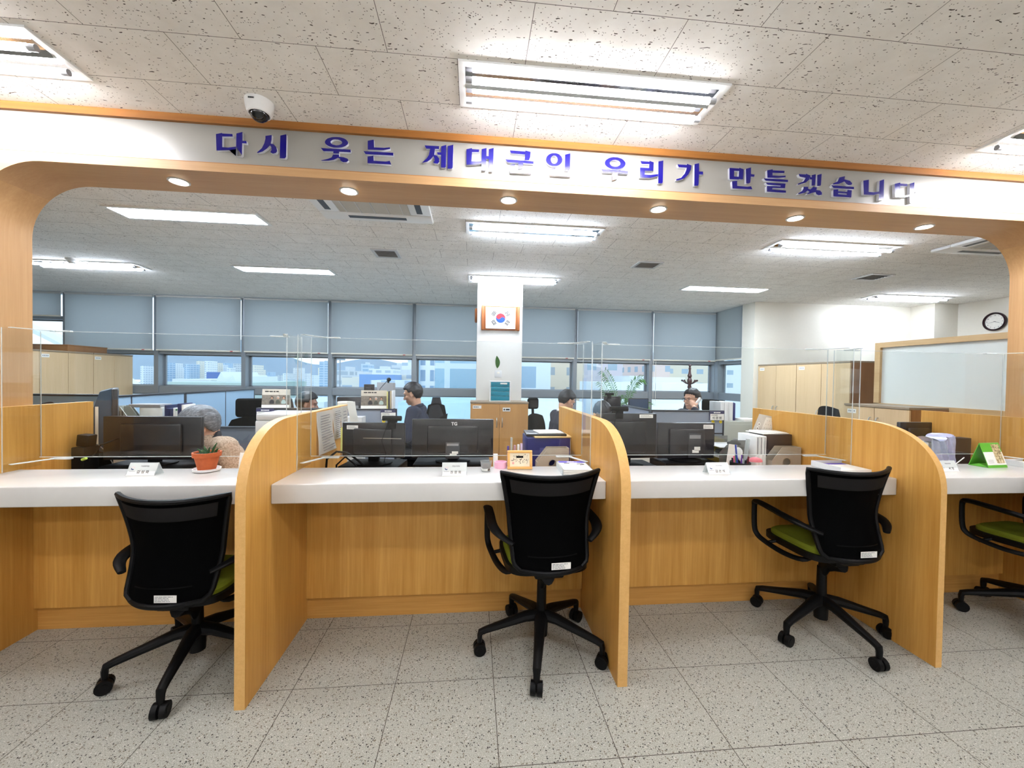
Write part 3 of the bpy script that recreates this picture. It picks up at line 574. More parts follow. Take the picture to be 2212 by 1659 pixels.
# ================================================================ visitor chairs
def back_pt(u, v, off=0.0):
    """u -1..1 across, v 0..1 up the backrest; faces +y"""
    hw = .182 + (.199 - .182) * min(1, v / .45) if v < .45 else .199 + (.245 - .199) * ((v - .45) / .55) ** 1.35
    if v < .08: hw -= .03 * (1 - v / .08) ** 2
    z = .462 + .452 * v
    y = -.235 + .055 * math.sin(min(1, v / .55) * PI / 2) - .10 * max(0, v - .4) ** 1.3
    y += (.055 + .035 * v) * abs(u) ** 2.2
    return (u * hw, y + off, z - .02 * (1 - v) * abs(u) ** 3 * 0 + .012 * abs(u) ** 2 * v)
def visitor_chair(label, dz=0.0, leg0=-103):
    t = thing('visitor_chair', label, 'chair', group='black swivel chairs for visitors')
    for k in range(5):
        a = math.radians(leg0 + 72 * k); c, s = math.cos(a), math.sin(a)
        def p(r, z): return (c * r, s * r, z)
        m = MB()
        m.tube([p(.02, .178), p(.09, .172), p(.20, .145), p(.295, .122), p(.322, .112), p(.326, .095), p(.326, .064)], [.036, .030, .024, .020, .0195, .0165, .0145], 10, flat=(1, .85))
        lg = part('leg', m, BLACK, t)
        m = MB(); tx, ty = -s, c
        for sd in (-1, 1):
            cc = Vector((c * .326 + tx * sd * .016 + .0, s * .326 + ty * sd * .016, .031)); ax_ = Vector((tx, ty, 0))
            m.cyl(cc - ax_ * .011, cc + ax_ * .011, .031, seg=22); m.cyl(cc - ax_ * .0125, cc + ax_ * .0125, .017, seg=16)
        m.cyl(p(.326, .028), p(.326, .07), .012, seg=10)
        part('caster', m, BLACK, lg)
    m = MB(); m.cyl((0, 0, .07), (0, 0, .20), .034, .038, 20); m.cyl((0, 0, .20), (0, 0, .37 + dz), .026, .024, 20); m.cyl((0, 0, .37 + dz), (0, 0, .45 + dz), .017, seg=16); part('gas_column', m, BLACK, t)
    Z = Matrix.Translation((0, 0, dz + .045)); ZA = Matrix.Translation((0, 0, dz))
    m = MB(); m.box(-.075, .075, -.16, .12, .395, .43, .012); m.tube([(0, 0, .36), (0, -.03, .40), (0, -.12, .415)], [.026, .045, .05], 12)
    m.tube([(0, -.08, .412), (0, -.15, .416), (0, -.195, .440), (0, -.205, .468)], [.05, .055, .07, .075], 12, flat=(1.1, .25)); m.tube([(0, 0, .29), (0, -.015, .335), (0, -.05, .375), (0, -.11, .41)], [.024, .030, .042, .052], 14, flat=(1.2, .75)); m.move(Z); part('mechanism', m, BLACK, t)
    # seat: dark shell and rim with lime pad
    def seat_poly(w, d0, d1):
        p = []
        for k in range(40):
            a = 2 * PI * k / 40; ca, sa = math.cos(a), math.sin(a)
            x = w * math.copysign(abs(ca) ** .45, ca); y = (d0 + d1) / 2 + (d1 - d0) / 2 * math.copysign(abs(sa) ** .45, sa); p.append((x, y))
        return p
    m = MB(); m.prism(seat_poly(.212, -.185, .245), .43, .462, 'z'); m.move(Z); st = part('seat', m, BLACK, t)
    m = MB(); sp = seat_poly(.194, -.175, .222)
    A = [m.bm.verts.new((x, y, .4625)) for x, y in sp]; B = [m.bm.verts.new((x, y, .48)) for x, y in sp]; C2 = [m.bm.verts.new((x * .93, y * .93 + .001, .492)) for x, y in sp]
    for P, Q in ((A, B), (B, C2)):
        for k in range(40): m.bm.faces.new((P[k], P[(k + 1) % 40], Q[(k + 1) % 40], Q[k]))
    m.bm.faces.new(C2); m.bm.faces.new(A[::-1]); m.move(Z); part('seat_pad', m, LIME, st, 'lime green fabric pad')
    # backrest frame and mesh
    m = MB(); m.grid(lambda a, b: back_pt(2 * a - 1, b), 20, 24, .012); m.move(Z); bk = part('backrest', m, BLACKF, t, angle=60)
    m = MB()
    loop = [back_pt(-1 + 2 * k / 20, 1, -.004) for k in range(21)] + [back_pt(1, 1 - k / 20, -.004) for k in range(1, 21)] + [back_pt(1 - 2 * k / 20, 0, -.004) for k in range(1, 21)] + [back_pt(-1, k / 20, -.004) for k in range(1, 20)]
    m.tube(loop, .0115, 8, closed=True); m.move(Z); part('frame', m, BLACK, bk)
    m = MB(); m.grid(lambda a, b: back_pt(1.76 * a - .88, .80 + .145 * b, -.011), 16, 5, .003); m.move(Z); part('mesh_panel', m, plain('grey_black_mesh', (24, 21, 22), .7, var=.3, nscale=700), bk, angle=60)
    m = MB(); m.grid(lambda a, b: back_pt(1.3 * a - .65, .155 + .012 * b, -.016), 10, 1, .004); m.move(Z); part('lower_rib', m, BLACK, bk)
    c0 = Vector(back_pt(.18, .075, -.0135)); m = MB(); m.box(c0.x - .047, c0.x + .047, c0.y - .0012, c0.y, c0.z - .016, c0.z + .016)
    m.mat(1); lines_block(m, c0.x - .043, c0.x + .043, c0.z - .013, c0.z + .013, 4, c0.y - .0012, h=.35, seed=5); m.move(Z); part('sticker', m, [PAPER, INKG], bk, 'white printed inventory sticker', smooth=False)
    # arm loops
    for s in (-1, 1):
        m = MB(); x = s * .272
        pts = [(s * .188, -.19, .630), (s * .245, -.135, .655), (x, -.05, .672), (x, .08, .684), (x, .17, .690), (x, .20, .678), (x, .205, .63), (x, .20, .50), (x * .985, .185, .452), (x * .95, .14, .428), (s * .235, .02, .405), (s * .20, -.08, .408), (s * .15, -.10, .436)]
        pts = [(a_, b_, c_ + .006 + .040 * min(1, max(0, (.60 - c_) / .12))) for a_, b_, c_ in pts]
        sm = []
        P = [Vector(q) for q in pts]
        for i in range(len(P) - 1):
            p0, p1, p2, p3 = P[max(i - 1, 0)], P[i], P[i + 1], P[min(i + 2, len(P) - 1)]
            for q in range(4):
                u = q / 4; sm.append(.5 * ((2 * p1) + (-p0 + p2) * u + (2 * p0 - 5 * p1 + 4 * p2 - p3) * u * u + (-p0 + 3 * p1 - 3 * p2 + p3) * u ** 3))
        sm.append(P[-1]); n = len(sm)
        m.tube(sm, [(.013 + .011 * min(1, i / (n * .12))) if i < n * .36 else (.024 - .010 * min(1, (i - n * .36) / (n * .08))) for i in range(n)], 12, flat=(1.15, .62)); m.move(ZA); am = part('arm', m, BLACK, t)
        m = MB(); m.tube([(s * .20, .10, .485), (s * .258, .13, .462)], .010, 8); m.move(ZA); part('arm_strut', m, BLACK, am)
    return t
for (x, y, a, dz, l0, lab) in [(.377, 2.08, 4, .0, 257, 'black swivel chair with lime seat in front of the calligraphy frame counter'),
                      (-1.33, 2.085, -3, -.092, 281, 'black swivel chair with its seat set lowest, left of the first curved divider'),
                      (2.02, 2.11, 1, -.003, 272, 'black swivel chair with lime seat left of the third curved divider'),
                      (3.37, 2.05, 6, .01, 219, 'black swivel chair half cut off by the right picture edge')]:
    c = visitor_chair(lab, dz, l0 - a); c.location = (x, y, 0); c.rotation_euler = (0, 0, math.radians(a))
# ================================================================ staff side, right behind the counters
DZ = .74
for (a, b), l in zip(bays, ['behind the left counter with the potted plant', 'behind the counter with the calligraphy frame', 'behind the counter with the magazine file and pens', 'behind the counter with the green stand calendar']):
    t = thing('staff_desk', 'pale wooden desk ' + l, 'desk', ((a + b) / 2, 2.46, 0), group='desks behind the counters'); h = (b - a) / 2 - .01
    m = MB(); m.box(-h, h, 0, .62, DZ - .025, DZ, .003); part('desk_top', m, CABM, t)
    for s in (-1, 1): m = MB(); m.box(s * h - (.02 if s > 0 else 0), s * h + (0 if s > 0 else .02), .03, .60, 0, DZ - .025); part('leg', m, LGREY, t, smooth=False)

def monitor(label, px0, py0, px1, py1, y, yaw=0, tilt=0, stick=None, webcam=False, logo=None, vesa=None, mat=BLACKG, standz=None, face='back', ledge=None, wide_grille=False):
    """a flat monitor whose upper left and lower right corners are sighted at depth y"""
    A = ay(px0, py0, y); B = ay(px1, py1, y); w = B.x - A.x; h = A.z - B.z; base = DZ if standz is None else standz
    t = thing('computer_monitor', label, 'monitor', ((A.x + B.x) / 2, y, base), yaw, group='computer monitors')
    if standz is None:
        t.location.z = base = DZ + .10; rs = thing('dark_gap_filler', 'added dark filler under the ' + ' '.join(label.split(',')[0].split(' ')[:10]), 'gap filler', ((A.x + B.x) / 2, y + .02, DZ), yaw, group='added dark fillers under the monitors'); hw_ = w * .46  # added dark box, fills the black gap below each screen
        m = MB(); m.box(-hw_, hw_, -.12, .14, .085, .0995, .003); m.box(-hw_, -hw_ + .015, -.12, .14, 0, .085); m.box(hw_ - .015, hw_, -.12, .14, 0, .085); m.box(-hw_ + .015, hw_ - .015, .10, .115, 0, .085); part('shelf', m, BLACK, rs, smooth=False)
    z0, z1 = B.z - base, A.z - base; hw = w / 2 / math.cos(yaw)
    m = MB(); m.box(-hw, hw, 0, .03, z0, z1, .006); cs = part('casing', m, mat, t)
    if face == 'back':
        m = MB(); m.box(-hw * .62, hw * .62, -.022, 0, z0 + h * .12, z1 - h * .16, .012); part('back_cover', m, mat, t)
        m = MB(); m.box(-hw + .01, hw - .01, .0302, .0312, z0 + .012, z1 - .012); part('screen', m, BLACK, t, smooth=False)
    else:
        m = MB(); m.box(-hw + .012, hw - .012, -.0012, -.0002, z0 + .014, z1 - .014); part('screen', m, plain('dim_screen', (70, 84, 104), .15, var=.05, nscale=3), t, smooth=False)
    m = MB(); yb = .02 if face == 'back' else .045
    m.box(-.035, .035, yb - .012, yb + .012, .012, z0 + h * .45); part('stand_neck', m, BLACK, t)
    m = MB(); m.lathe([(.12, 0), (.12, .008), (.06, .014), (.0, .014)], (0, yb, 0), 24); part('stand_foot', m, BLACK, t)
    if stick:
        sx, sz, sw, sh = stick; c = (-hw + sx * 2 * hw, z1 - sz * h)
        m = MB(); m.box(c[0] - sw / 2, c[0] + sw / 2, -.0014, -.0002, c[1] - sh / 2, c[1] + sh / 2); m.mat(1); lines_block(m, c[0] - sw * .42, c[0] + sw * .42, c[1] - sh * .35, c[1] + sh * .35, 3, -.0014, h=.35, seed=4); part('sticker', m, [PAPER, INKG], t, 'white inventory sticker', smooth=False)
    if vesa:
        vx, vz, vw, vh = vesa; c = (-hw + vx * 2 * hw, z1 - vz * h); yv = -.0225
        m = MB(); m.box(c[0] - vw / 2, c[0] + vw / 2, yv - .003, yv, c[1] - vh / 2, c[1] + vh / 2, .002); part('mount_plate', m, DARKG, t)
        m = MB(); m.box(c[0] - vw * .42, c[0] + vw * .42, yv - .0045, yv - .003, c[1] + vh * .28, c[1] + vh * .42); m.mat(1); m.box(c[0] - vw * .05, c[0] + vw * .4, yv - .0045, yv - .003, c[1] - vh * .2, c[1] - vh * .05); m.box(c[0] - vw * .2, c[0] + vw * .3, yv - .0045, yv - .003, c[1] - vh * .3, c[1] - vh * .18)
        part('rating_label', m, [GREY, PAPER], t, smooth=False)
    if wide_grille:
        m = MB()
        for r in range(4):
            for k in range(36): m.box(-hw * .6 + k * hw * 1.2 / 36, -hw * .6 + (k + .55) * hw * 1.2 / 36, -.0232, -.0218, z1 - h * (.27 + r * .025), z1 - h * (.262 + r * .025))
        part('vent_grille', m, BLACK, t, smooth=False)
    if logo: text_on(t, logo[0], logo[1], WHITEP, (-hw + logo[2] * 2 * hw, -.0006, z1 - logo[3] * h), name='logo', bold=.0009, align='CENTER')
    if ledge: m = MB(); m.box(-hw + ledge[0] * 2 * hw, -hw + ledge[1] * 2 * hw, -.0245, -.022, z1 - ledge[2] * h - .0025, z1 - ledge[2] * h + .0025); part('trim_strip', m, STEEL, t)
    if webcam is not False:
        wx = -hw + webcam * 2 * hw
        m = MB(); m.cyl((wx - .062, .0, z1 + .032), (wx + .062, .0, z1 + .032), .017, seg=14); m.box(wx - .028, wx + .028, -.012, .034, z1 + .001, z1 + .026, .004); m.box(wx - .028, wx + .028, -.012, -.004, z1 - .035, z1 + .005, .003)
        m.tube([(wx, -.01, z1 + .03), (wx - .03, -.02, z1 - .02), (wx - .06, -.026, z1 - h * .5), (wx - .03, -.025, z1 - h * .85), (wx - .05, 0, z0 - .03)], .0022, 6)
        part('webcam', m, BLACK, t)
    return t
monitor('wide black monitor seen from behind, in front of the grey haired person', 222, 899, 435, 993, 2.75, yaw=math.radians(0))
monitor('black monitor with white sticker and cable, turned slightly, by the hanging papers', 737, 913, 874, 988, 2.74, yaw=math.radians(-6), stick=(.165, .14, .075, .026), webcam=.80, ledge=(.36, .97, .43))
monitor('black monitor marked with white letters on its back, in the middle of the office', 890, 905, 1065, 988, 2.80, logo=('TG', .031, .515, .16), vesa=(.50, .80, .095, .115), wide_grille=True)
monitor('dark brown-black monitor with webcam just right of the second curved divider', 1288, 893, 1419, 990, 2.66, yaw=math.radians(4), stick=(.82, .06, .10, .024), webcam=.36)
monitor('dark grey-black monitor under the grey cubicle screen with the yellow dots', 1421, 913, 1543, 990, 2.80, stick=(.88, .11, .075, .03), vesa=(.62, .62, .10, .18), mat=plain('charcoal_plastic', (52, 50, 54), .28, var=.06))
monitor('black monitor behind the third curved divider, left of the plastic wrapped files', 1945, 912, 2018, 985, 2.86)

# the monitor in profile at the far left
P0 = ay(247, 897, 2.93)
t = thing('computer_monitor', 'black monitor turned edge-on with a blue-grey bulging back, by the left end panel', 'monitor', (P0.x - .085, 2.93, DZ), .67, group='computer monitors')
zt = ay(235, 836, 2.93).z - DZ; zb = ay(235, 985, 2.93).z - DZ
m = MB(); m.box(.055, .085, -.16, .22, zb, zt - .01, .006); part('casing', m, BLACKG, t)
m = MB(); m.prism([(.055, zb + .03), (-.03, zb + .06), (-.045, zb + .17), (-.03, zt - .14), (.0, zt - .03), (.055, zt - .01)], -.13, .16, 'y'); part('back_cover', m, plain('blue_grey_plastic', (52, 72, 92), .3, var=.05), t)
m = MB(); m.box(.0853, .0865, -.145, .205, zb + .014, zt - .024); part('screen', m, plain('dim_screen', (70, 84, 104), .15), t, smooth=False)
m = MB(); m.box(-.035, .06, -.02, .05, .012, zb + .16); part('stand_neck', m, BLACK, t)
m = MB(); m.box(-.02, -.005, -.141, -.131, zb + .10, zb + .34); part('port_cover', m, CREAM, t)
m = MB(); m.lathe([(.11, 0), (.11, .008), (.05, .014), (.0, .014)], (0.01, .015, 0), 24); part('stand_foot', m, BLACK, t)
m = MB(); m.tube([(-.01, -.14, zb + .10), (.03, -.15, zb + .05), (.06, -.16, zb - .03), (.05, -.14, .03), (.02, -.1, .01)], .003, 6); part('cable', m, GREY, t)

# small black devices by the left end panel
q = ay(172, 1008, 2.66)
t = thing('desk_phone', 'small black device standing by the left end panel, left of the edge-on monitor', 'device', (-2.30, 2.62, DZ))
m = MB(); m.box(-.035, .035, -.05, .05, 0, .24, .006); part('body', m, BLACK, t)
m = MB(); m.box(-.025, .04, -.03, .03, .24, .31, .006, rot=(0, .1, 0)); part('top_block', m, BLACK, t)
m = MB(); m.tube([(.03, -.02, .15), (.07, -.03, .19), (.10, -.02, .25), (.10, .1, .27)], .004, 6); part('cable', m, BLACK, t)
m = MB(); m.cyl((.028, -.052, .168), (.05, -.052, .178), .008, seg=10); part('plug', m, plain('lime_plug', (176, 208, 96), .4), t)

# ---------------------------------------------------------------- things on the counters
def nameplate(x, y, w, h, title, name, label, rotz=0):
    t = thing('nameplate', label, 'nameplate', (x, y, CT), rotz, group='folded name cards on the counters'); d = .032; hw = w / 2
    n = Vector((0, -h, -d)).normalized(); up = Vector((0, d, h)).normalized(); L = math.hypot(d, h)
    m = MB(); m.prism([(-d, .0005), (-d + .002, .0005), (.001, h - .002), (d - .002, .0005), (d, .0005), (.0015, h), (-.0015, h)], -hw, hw, 'x'); part('acrylic_stand', m, ACRYE, t)
    def on(a, b, off=.0008): return Vector((a, -d, 0)) + up * b + Vector((0, -h, d)).normalized() * off
    m = MB(); vs = [m.bm.verts.new(on(a, b, .0006)) for a, b in ((-hw + .003, .006), (hw - .003, .006), (hw - .003, L - .005), (-hw + .003, L - .005))]; m.bm.faces.new(vs)
    m.mat(1); vs = [m.bm.verts.new(on(a, b, .0007)) for a, b in ((-hw + .001, .001), (hw - .001, .001), (hw - .001, .006), (-hw + .001, .006))]; m.bm.faces.new(vs)
    part('card', m, [PAPER, plain('dusty_pink', (206, 172, 174), .7)], t, smooth=False)
    text_on(t, title, .0088, INK, on(-.012, L * .68), (1, 0, 0), up, name='printed_title')
    text_on(t, name, .0175, INK, on(-.022, L * .20), (1, 0, 0), up, name='printed_name', bold=.0002)
    # round two-tone swirl emblem
    c = on(-hw + .023, L * .56); r = .0082
    def emb(poly, mat):
        m = MB(); vs = [m.bm.verts.new(c + Vector((1, 0, 0)) * a + up * b + Vector((0, -h, d)).normalized() * .0002) for a, b in poly]; m.bm.faces.new(vs); part('emblem', m, mat, t, smooth=False)
    low = [(r * math.cos(a), r * math.sin(a)) for a in [PI + PI * k / 14 - .25 for k in range(13)]] + [(r * .45 * math.cos(a) + r * .1, r * .40 * math.sin(a) - r * .05) for a in [-.5 - 2.2 * k / 8 for k in range(9)]]
    emb(low, INKN)
    arc = [(r * math.cos(a), r * math.sin(a)) for a in [-.2 + 3.0 * k / 14 for k in range(15)]]
    emb(arc + [(a * .86, b * .86) for a, b in arc[::-1]], plain('dusty_red', (196, 120, 126), .7))
    m = MB(); o = on(-hw + .010, L * .33, .0003); m.box(o.x, o.x + .027, o.y - .0003, o.y, o.z, o.z + .002); part('emblem_caption', m, INKG, t, smooth=False)
    return t
nameplate(-1.659, 2.205, .135, .060, '기업협력팀', '김 성 화', 'white folded name card on the left counter, beside the edge of the wide monitor')
nameplate(-.092, 2.145, .130, .066, '취업상담팀', '권 광 희', 'white folded name card below the monitor with white letters')
nameplate(1.374, 2.13, .128, .062, '취업상담팀', '김 은 석', 'white folded name card on the counter with the magazine file, by the yellow box')
nameplate(2.845, 2.15, .128, .062, '취업상담팀', '    서 정', 'white folded name card half hidden by the third curved divider')

t = thing('potted_plant', 'terracotta pot with a small dark green succulent on a white saucer', 'potted plant', (-1.405, 2.272, CT))
m = MB(); m.lathe([(.035, 0), (.062, .004), (.064, .016), (.058, .016), (.05, .008), (0, .008)], seg=28); part('saucer', m, WHITEP, t, 'white saucer')
m = MB(); m.lathe([(.040, .009), (.056, .078), (.0635, .078), (.0655, .102), (.058, .102), (.054, .09), (0, .09)], seg=32); part('pot', m, TERRA, t)
m = MB(); m.cyl((0, 0, .089), (0, 0, .094), .054, seg=24); part('soil', m, SOIL, t)
rd = random.Random(3)
for k, (dx, dy, hgt, lean) in enumerate([(-.025, 0, .03, -.02), (-.005, .005, .045, -.012), (.01, -.01, .04, .012), (.022, .0, .062, .03), (.0, -.015, .03, -.014), (.03, .012, .03, .022)]):
    m = MB(); m.tube([(dx, dy, .09), (dx + lean * .4, dy, .09 + hgt * .5), (dx + lean, dy - .004, .09 + hgt)], [.006, .0065, .0015], 8); part('leaf', m, LEAFD, t)

t = thing('document', 'printed paper leaning against the first curved divider, right of the potted plant', 'document', (-1.17, 2.30, CT), .25)
m = MB(); m.grid(lambda a, b: (-.09 + .2 * a, .02 + .035 * b - .03 * a, .002 + .085 * b * (1 - .55 * a) + .012 * math.sin(a * 3) * b), 12, 8, .0012); part('sheet', m, PAPER, t)
m = MB()
for k in range(7): m.box(-.03 + k * .013, -.028 + k * .013, -.012 + .0, -.0105, .012, .055 - k * .004, rot=(0, .35, 0))
part('printed_text', m, INKG, t, smooth=False)

t = thing('plastic_cup', 'clear plastic cup of dark grounds on a white paper, right of the middle name card', 'cup', (.078, 2.215, CT))
m = MB(); m.lathe([(.022, .001), (.024, .001), (.032, .056), (.034, .058), (.031, .058), (.023, .004), (0, .004)], seg=24); part('cup', m, clear('cup_plastic', (.93, .94, .94), .05, 1.5, milk=.12), t)
m = MB(); m.sph((0, 0, .026), .024, .024, .020, 16, 10); m.sph((.008, -.012, .016), .014, .012, .013); part('grounds', m, plain('coffee_grounds', (92, 74, 66), .9, var=.3, nscale=200), t)
m = MB(); m.lathe([(.023, .0045), (.026, .02), (.02, .012), (0, .012)], seg=20); part('paper_lining', m, PAPER, t)
m = MB(); m.lathe([(.036, 0), (.036, .036), (.033, .036), (.033, .006), (0, .006)], seg=26); single('tape_dish', m, PINK, 'round pink dish on the counter behind the calligraphy frame', 'dish', (.165, 2.305, CT))
t = thing('eraser', 'small white block standing behind the pink dish', 'stationery', (.147, 2.52, DZ)); m = MB(); m.box(-.014, .014, -.01, .01, 0, .205, .003); part('body', m, WHITEP, t)
for i, (x, hgt, mt, lab) in enumerate([(.232, .245, plain('purple_pen', (84, 62, 150), .4), 'purple marker in the cup left of the navy box'), (.253, .30, clear('ruler_plastic', (.86, .9, .92), .1, 1.5, milk=.3), 'clear ruler standing in the cup left of the navy box'), (.275, .25, plain('rose_pen', (196, 148, 160), .5), 'rose pencil in the cup left of the navy box'), (.298, .255, WHITEP, 'white pen in the cup left of the navy box'), (.318, .262, plain('mauve_card', (206, 186, 220), .6), 'mauve card upright in the cup left of the navy box')]):
    m = MB(); m.box(-.007, .007, -.006, .006, .004, hgt, .003); single('pen', m, mt, lab, 'stationery', (x, 2.58, DZ), group='stationery in the cup left of the navy box')
m = MB(); m.lathe([(.056, 0), (.056, .11), (.053, .11), (.053, .003), (0, .003)], seg=24); single('pen_cup', m, DARKG, 'dark cup of upright pens left of the navy box', 'pen cup', (.275, 2.58, DZ))

t = thing('picture_frame', 'small light wooden frame with brush calligraphy, on the counter', 'picture frame', (.272, 2.262, CT))
w, h = .0715, .107; LT = Matrix.Rotation(math.radians(-9), 4, 'X')
FRW = wood('beech_frame', (232, 184, 112), (216, 162, 90), 'x')
m = MB(); m.box(-w, w, -.009, .009, 0, .0155, .003); m.box(-w, w, -.009, .009, h - .0155, h, .003); m.box(-w, -w + .0145, -.009, .009, .0155, h - .0155, .002); m.box(w - .0145, w, -.009, .009, .0155, h - .0155, .002); m.move(LT); fr = part('frame', m, FRW, t)
m = MB(); m.box(-w + .0145, w - .0145, -.002, .006, .0155, h - .0155); m.move(LT); part('paper', m, plain('aged_paper', (226, 214, 186), .8, var=.03), t, smooth=False)
S = 1 / 30.15 * (2 * w / 57.4)
strokes = [([(560, 690), (590, 610), (650, 590), (660, 650), (600, 690)], 9), ([(650, 610), (660, 720)], 12), ([(740, 600), (745, 640), (840, 615)], 11), ([(710, 715), (850, 670)], 13), ([(900, 590), (1010, 610)], 16), ([(910, 660), (960, 690), (1000, 670)], 10), ([(1010, 730), (1090, 690)], 14), ([(1270, 590), (1320, 600)], 14), ([(1425, 510), (1385, 580)], 26), ([(1335, 680), (1390, 715)], 8), ([(1530, 620), (1600, 595)], 12), ([(1500, 710), (1580, 700)], 8),
           ([(630, 760), (580, 850), (650, 850)], 14), ([(420, 930), (500, 955), (590, 925), (660, 860)], 20), ([(800, 790), (770, 880), (700, 920)], 15), ([(890, 860), (830, 970), (730, 1045)], 10), ([(1010, 860), (1085, 900), (1180, 830)], 26), ([(1085, 900), (1060, 1010)], 18), ([(950, 1015), (1040, 1050), (1080, 1120), (1030, 1160), (1110, 1130)], 15), ([(1280, 930), (1230, 1050)], 20), ([(1210, 1110), (1290, 1095)], 16), ([(1310, 860), (1400, 880), (1360, 920)], 16), ([(1320, 1060), (1390, 1040)], 14), ([(1530, 840), (1450, 960)], 18), ([(1500, 900), (1530, 980)], 14), ([(1650, 830), (1590, 930), (1560, 1060), (1500, 1180)], 9)]
m = MB()
for pts, r in strokes: m.tube([((a - 1035) * S, -.0024, (1545 - b) * S * 1.0) for a, b in pts], [r * S * (1 if k else .7) for k in range(len(pts))], 6, flat=(1, .12) if False else None)
for v in m.bm.verts: v.co.y = -.0024 + (v.co.y + .0024) * .1
m.move(LT); part('brush_lettering', m, plain('brush_ink', (52, 30, 14), .8), t)
m = MB(); m.box((510 - 1035) * S, (640 - 1035) * S, -.0026, -.002, (1545 - 1200) * S, (1545 - 1050) * S); m.move(LT); part('red_seal', m, plain('faded_red', (214, 150, 140), .8, var=.2, nscale=400), t, smooth=False)
m = MB(); m.prism([(.008, 0), (.06, 0), (.008, h * .7)], -.02, .02, 'x'); part('back_stand', m, BLACK, t)

# brochure stack in a clear tray
t = thing('brochure_stack', 'stack of purple and white brochures in a clear tray, right of the calligraphy frame', 'brochures', (.575, 2.215, CT), -.06)
m = MB(); m.box(-.082, .082, -.12, .11, .0005, .003); m.box(-.084, -.081, -.12, .11, .0005, .03); m.box(.081, .084, -.12, .11, .0005, .03); part('tray', m, ACRYE, t)
for k in range(7): m = MB(); m.box(-.077 + .001 * (k % 2), .077, -.112 + .002 * (k % 3), .104, .004 + k * .0042, .0078 + k * .0042, .0006, 1); part('brochure', m, PAPER, t, smooth=False)
m = MB(); zt_ = .0338; m.box(-.076, .076, .055, .103, zt_, zt_ + .0004); part('purple_band', m, plain('violet_print', (98, 84, 178), .6), t, smooth=False)
m = MB(); m.box(-.03, .03, .066, .073, zt_ + .0004, zt_ + .0006); m.box(-.025, .015, .08, .086, zt_ + .0004, zt_ + .0006); part('printed_title', m, PAPER, t, smooth=False)
m = MB(); m.tube([(.02, .02, zt_ + .001), (.05, .03, zt_ + .001), (.06, .01, zt_ + .001), (.035, .0, zt_ + .001)], .002, 6); m.tube([(-.05, .04, zt_ + .001), (-.02, .035, zt_ + .001)], .0015, 6); part('printed_lines', m, INKG, t, smooth=False)

def magazine_file(x, y, w, h, d, label, mat, insert=None):
    """open file box: cut-away side with a round finger hole, seen side-on, its low edge to the left"""
    t = thing('magazine_file', label, 'file box', (x, y, DZ), group='file boxes behind the counters'); r = .027
    prof = [(0, 0), (w, 0), (w, h), (w * .34, h), (0, h * .58)]
    for yy, nm in ((0, 'side_panel'), (d - .003, 'side_panel')):
        holec = (w * .50, h - .105 if h > .2 else h * .5)
        me = outline_mesh([prof, [(holec[0] + r * math.cos(k * PI / 14), holec[1] + r * math.sin(k * PI / 14)) for k in range(28)]], .003, [mat], nm)
        me.transform(Matrix.Rotation(PI / 2, 4, 'X')); me.transform(Matrix.Translation((0, yy + .0015, 0))); put(nm, me, t)
    m = MB(); m.lathe([(r, -.004), (r + .004, -.004), (r + .004, -.0005), (r, -.0005)], (0, 0, 0), 28, 'y', ring=True); m.move(Matrix.Translation((holec[0], -.003, holec[1]))); part('hole_ring', m, STEEL, t)
    m = MB(); m.box(w - .003, w, .003, d - .003, 0, h); m.box(0, w - .003, .003, d - .003, 0, .003); m.box(0, .003, .003, d - .003, .003, h * .58); part('spine', m, mat, t, smooth=False)
    return t
FILEM = plain('pearl_grey_board', (176, 166, 150), .6, var=.04, nscale=200)
magazine_file(.430, 2.62, .215, .222, .075, 'grey file box with a round hole, in front of the navy box', FILEM)
t = thing('storage_box', 'navy blue box behind the grey file box at the second curved divider', 'box', (.540, 2.86, DZ))
m = MB(); m.box(-.165, .140, -.13, .12, 0, .275, .006); part('body', m, NAVY, t)
m = MB(); m.box(-.075, .06, -.1315, -.130, .12, .205, .001); part('label_holder', m, plain('navy_plastic_light', (62, 62, 128), .4), t)
m = MB(); m.box(.140, .1405 + .0025, -.125, .115, .05, .27); part('side_edge', m, CREAM, t)
m = MB(); m.box(-.11, .16, -.14, .10, .2752, .285, .002, rot=(0, 0, .06)); single('envelope', m, plain('manila', (226, 196, 140), .8), 'manila envelope on top of the navy box', 'envelope', (.530, 2.86, DZ))
t = thing('laptop', 'closed dark laptop lying on the manila envelope', 'laptop', (.515, 2.86, DZ + .2855)); m = MB(); m.box(-.14, .145, -.12, .10, 0, .014, .004, rot=(0, 0, -.04)); part('body', m, BLACKG, t)
m = MB(); m.box(-.06, .12, -.1, .08, .0143, .02, .001, rot=(0, 0, .1)); single('paper_stack', m, PAPER, 'few white papers on the closed laptop', 'papers', (.515, 2.86, DZ + .2855))

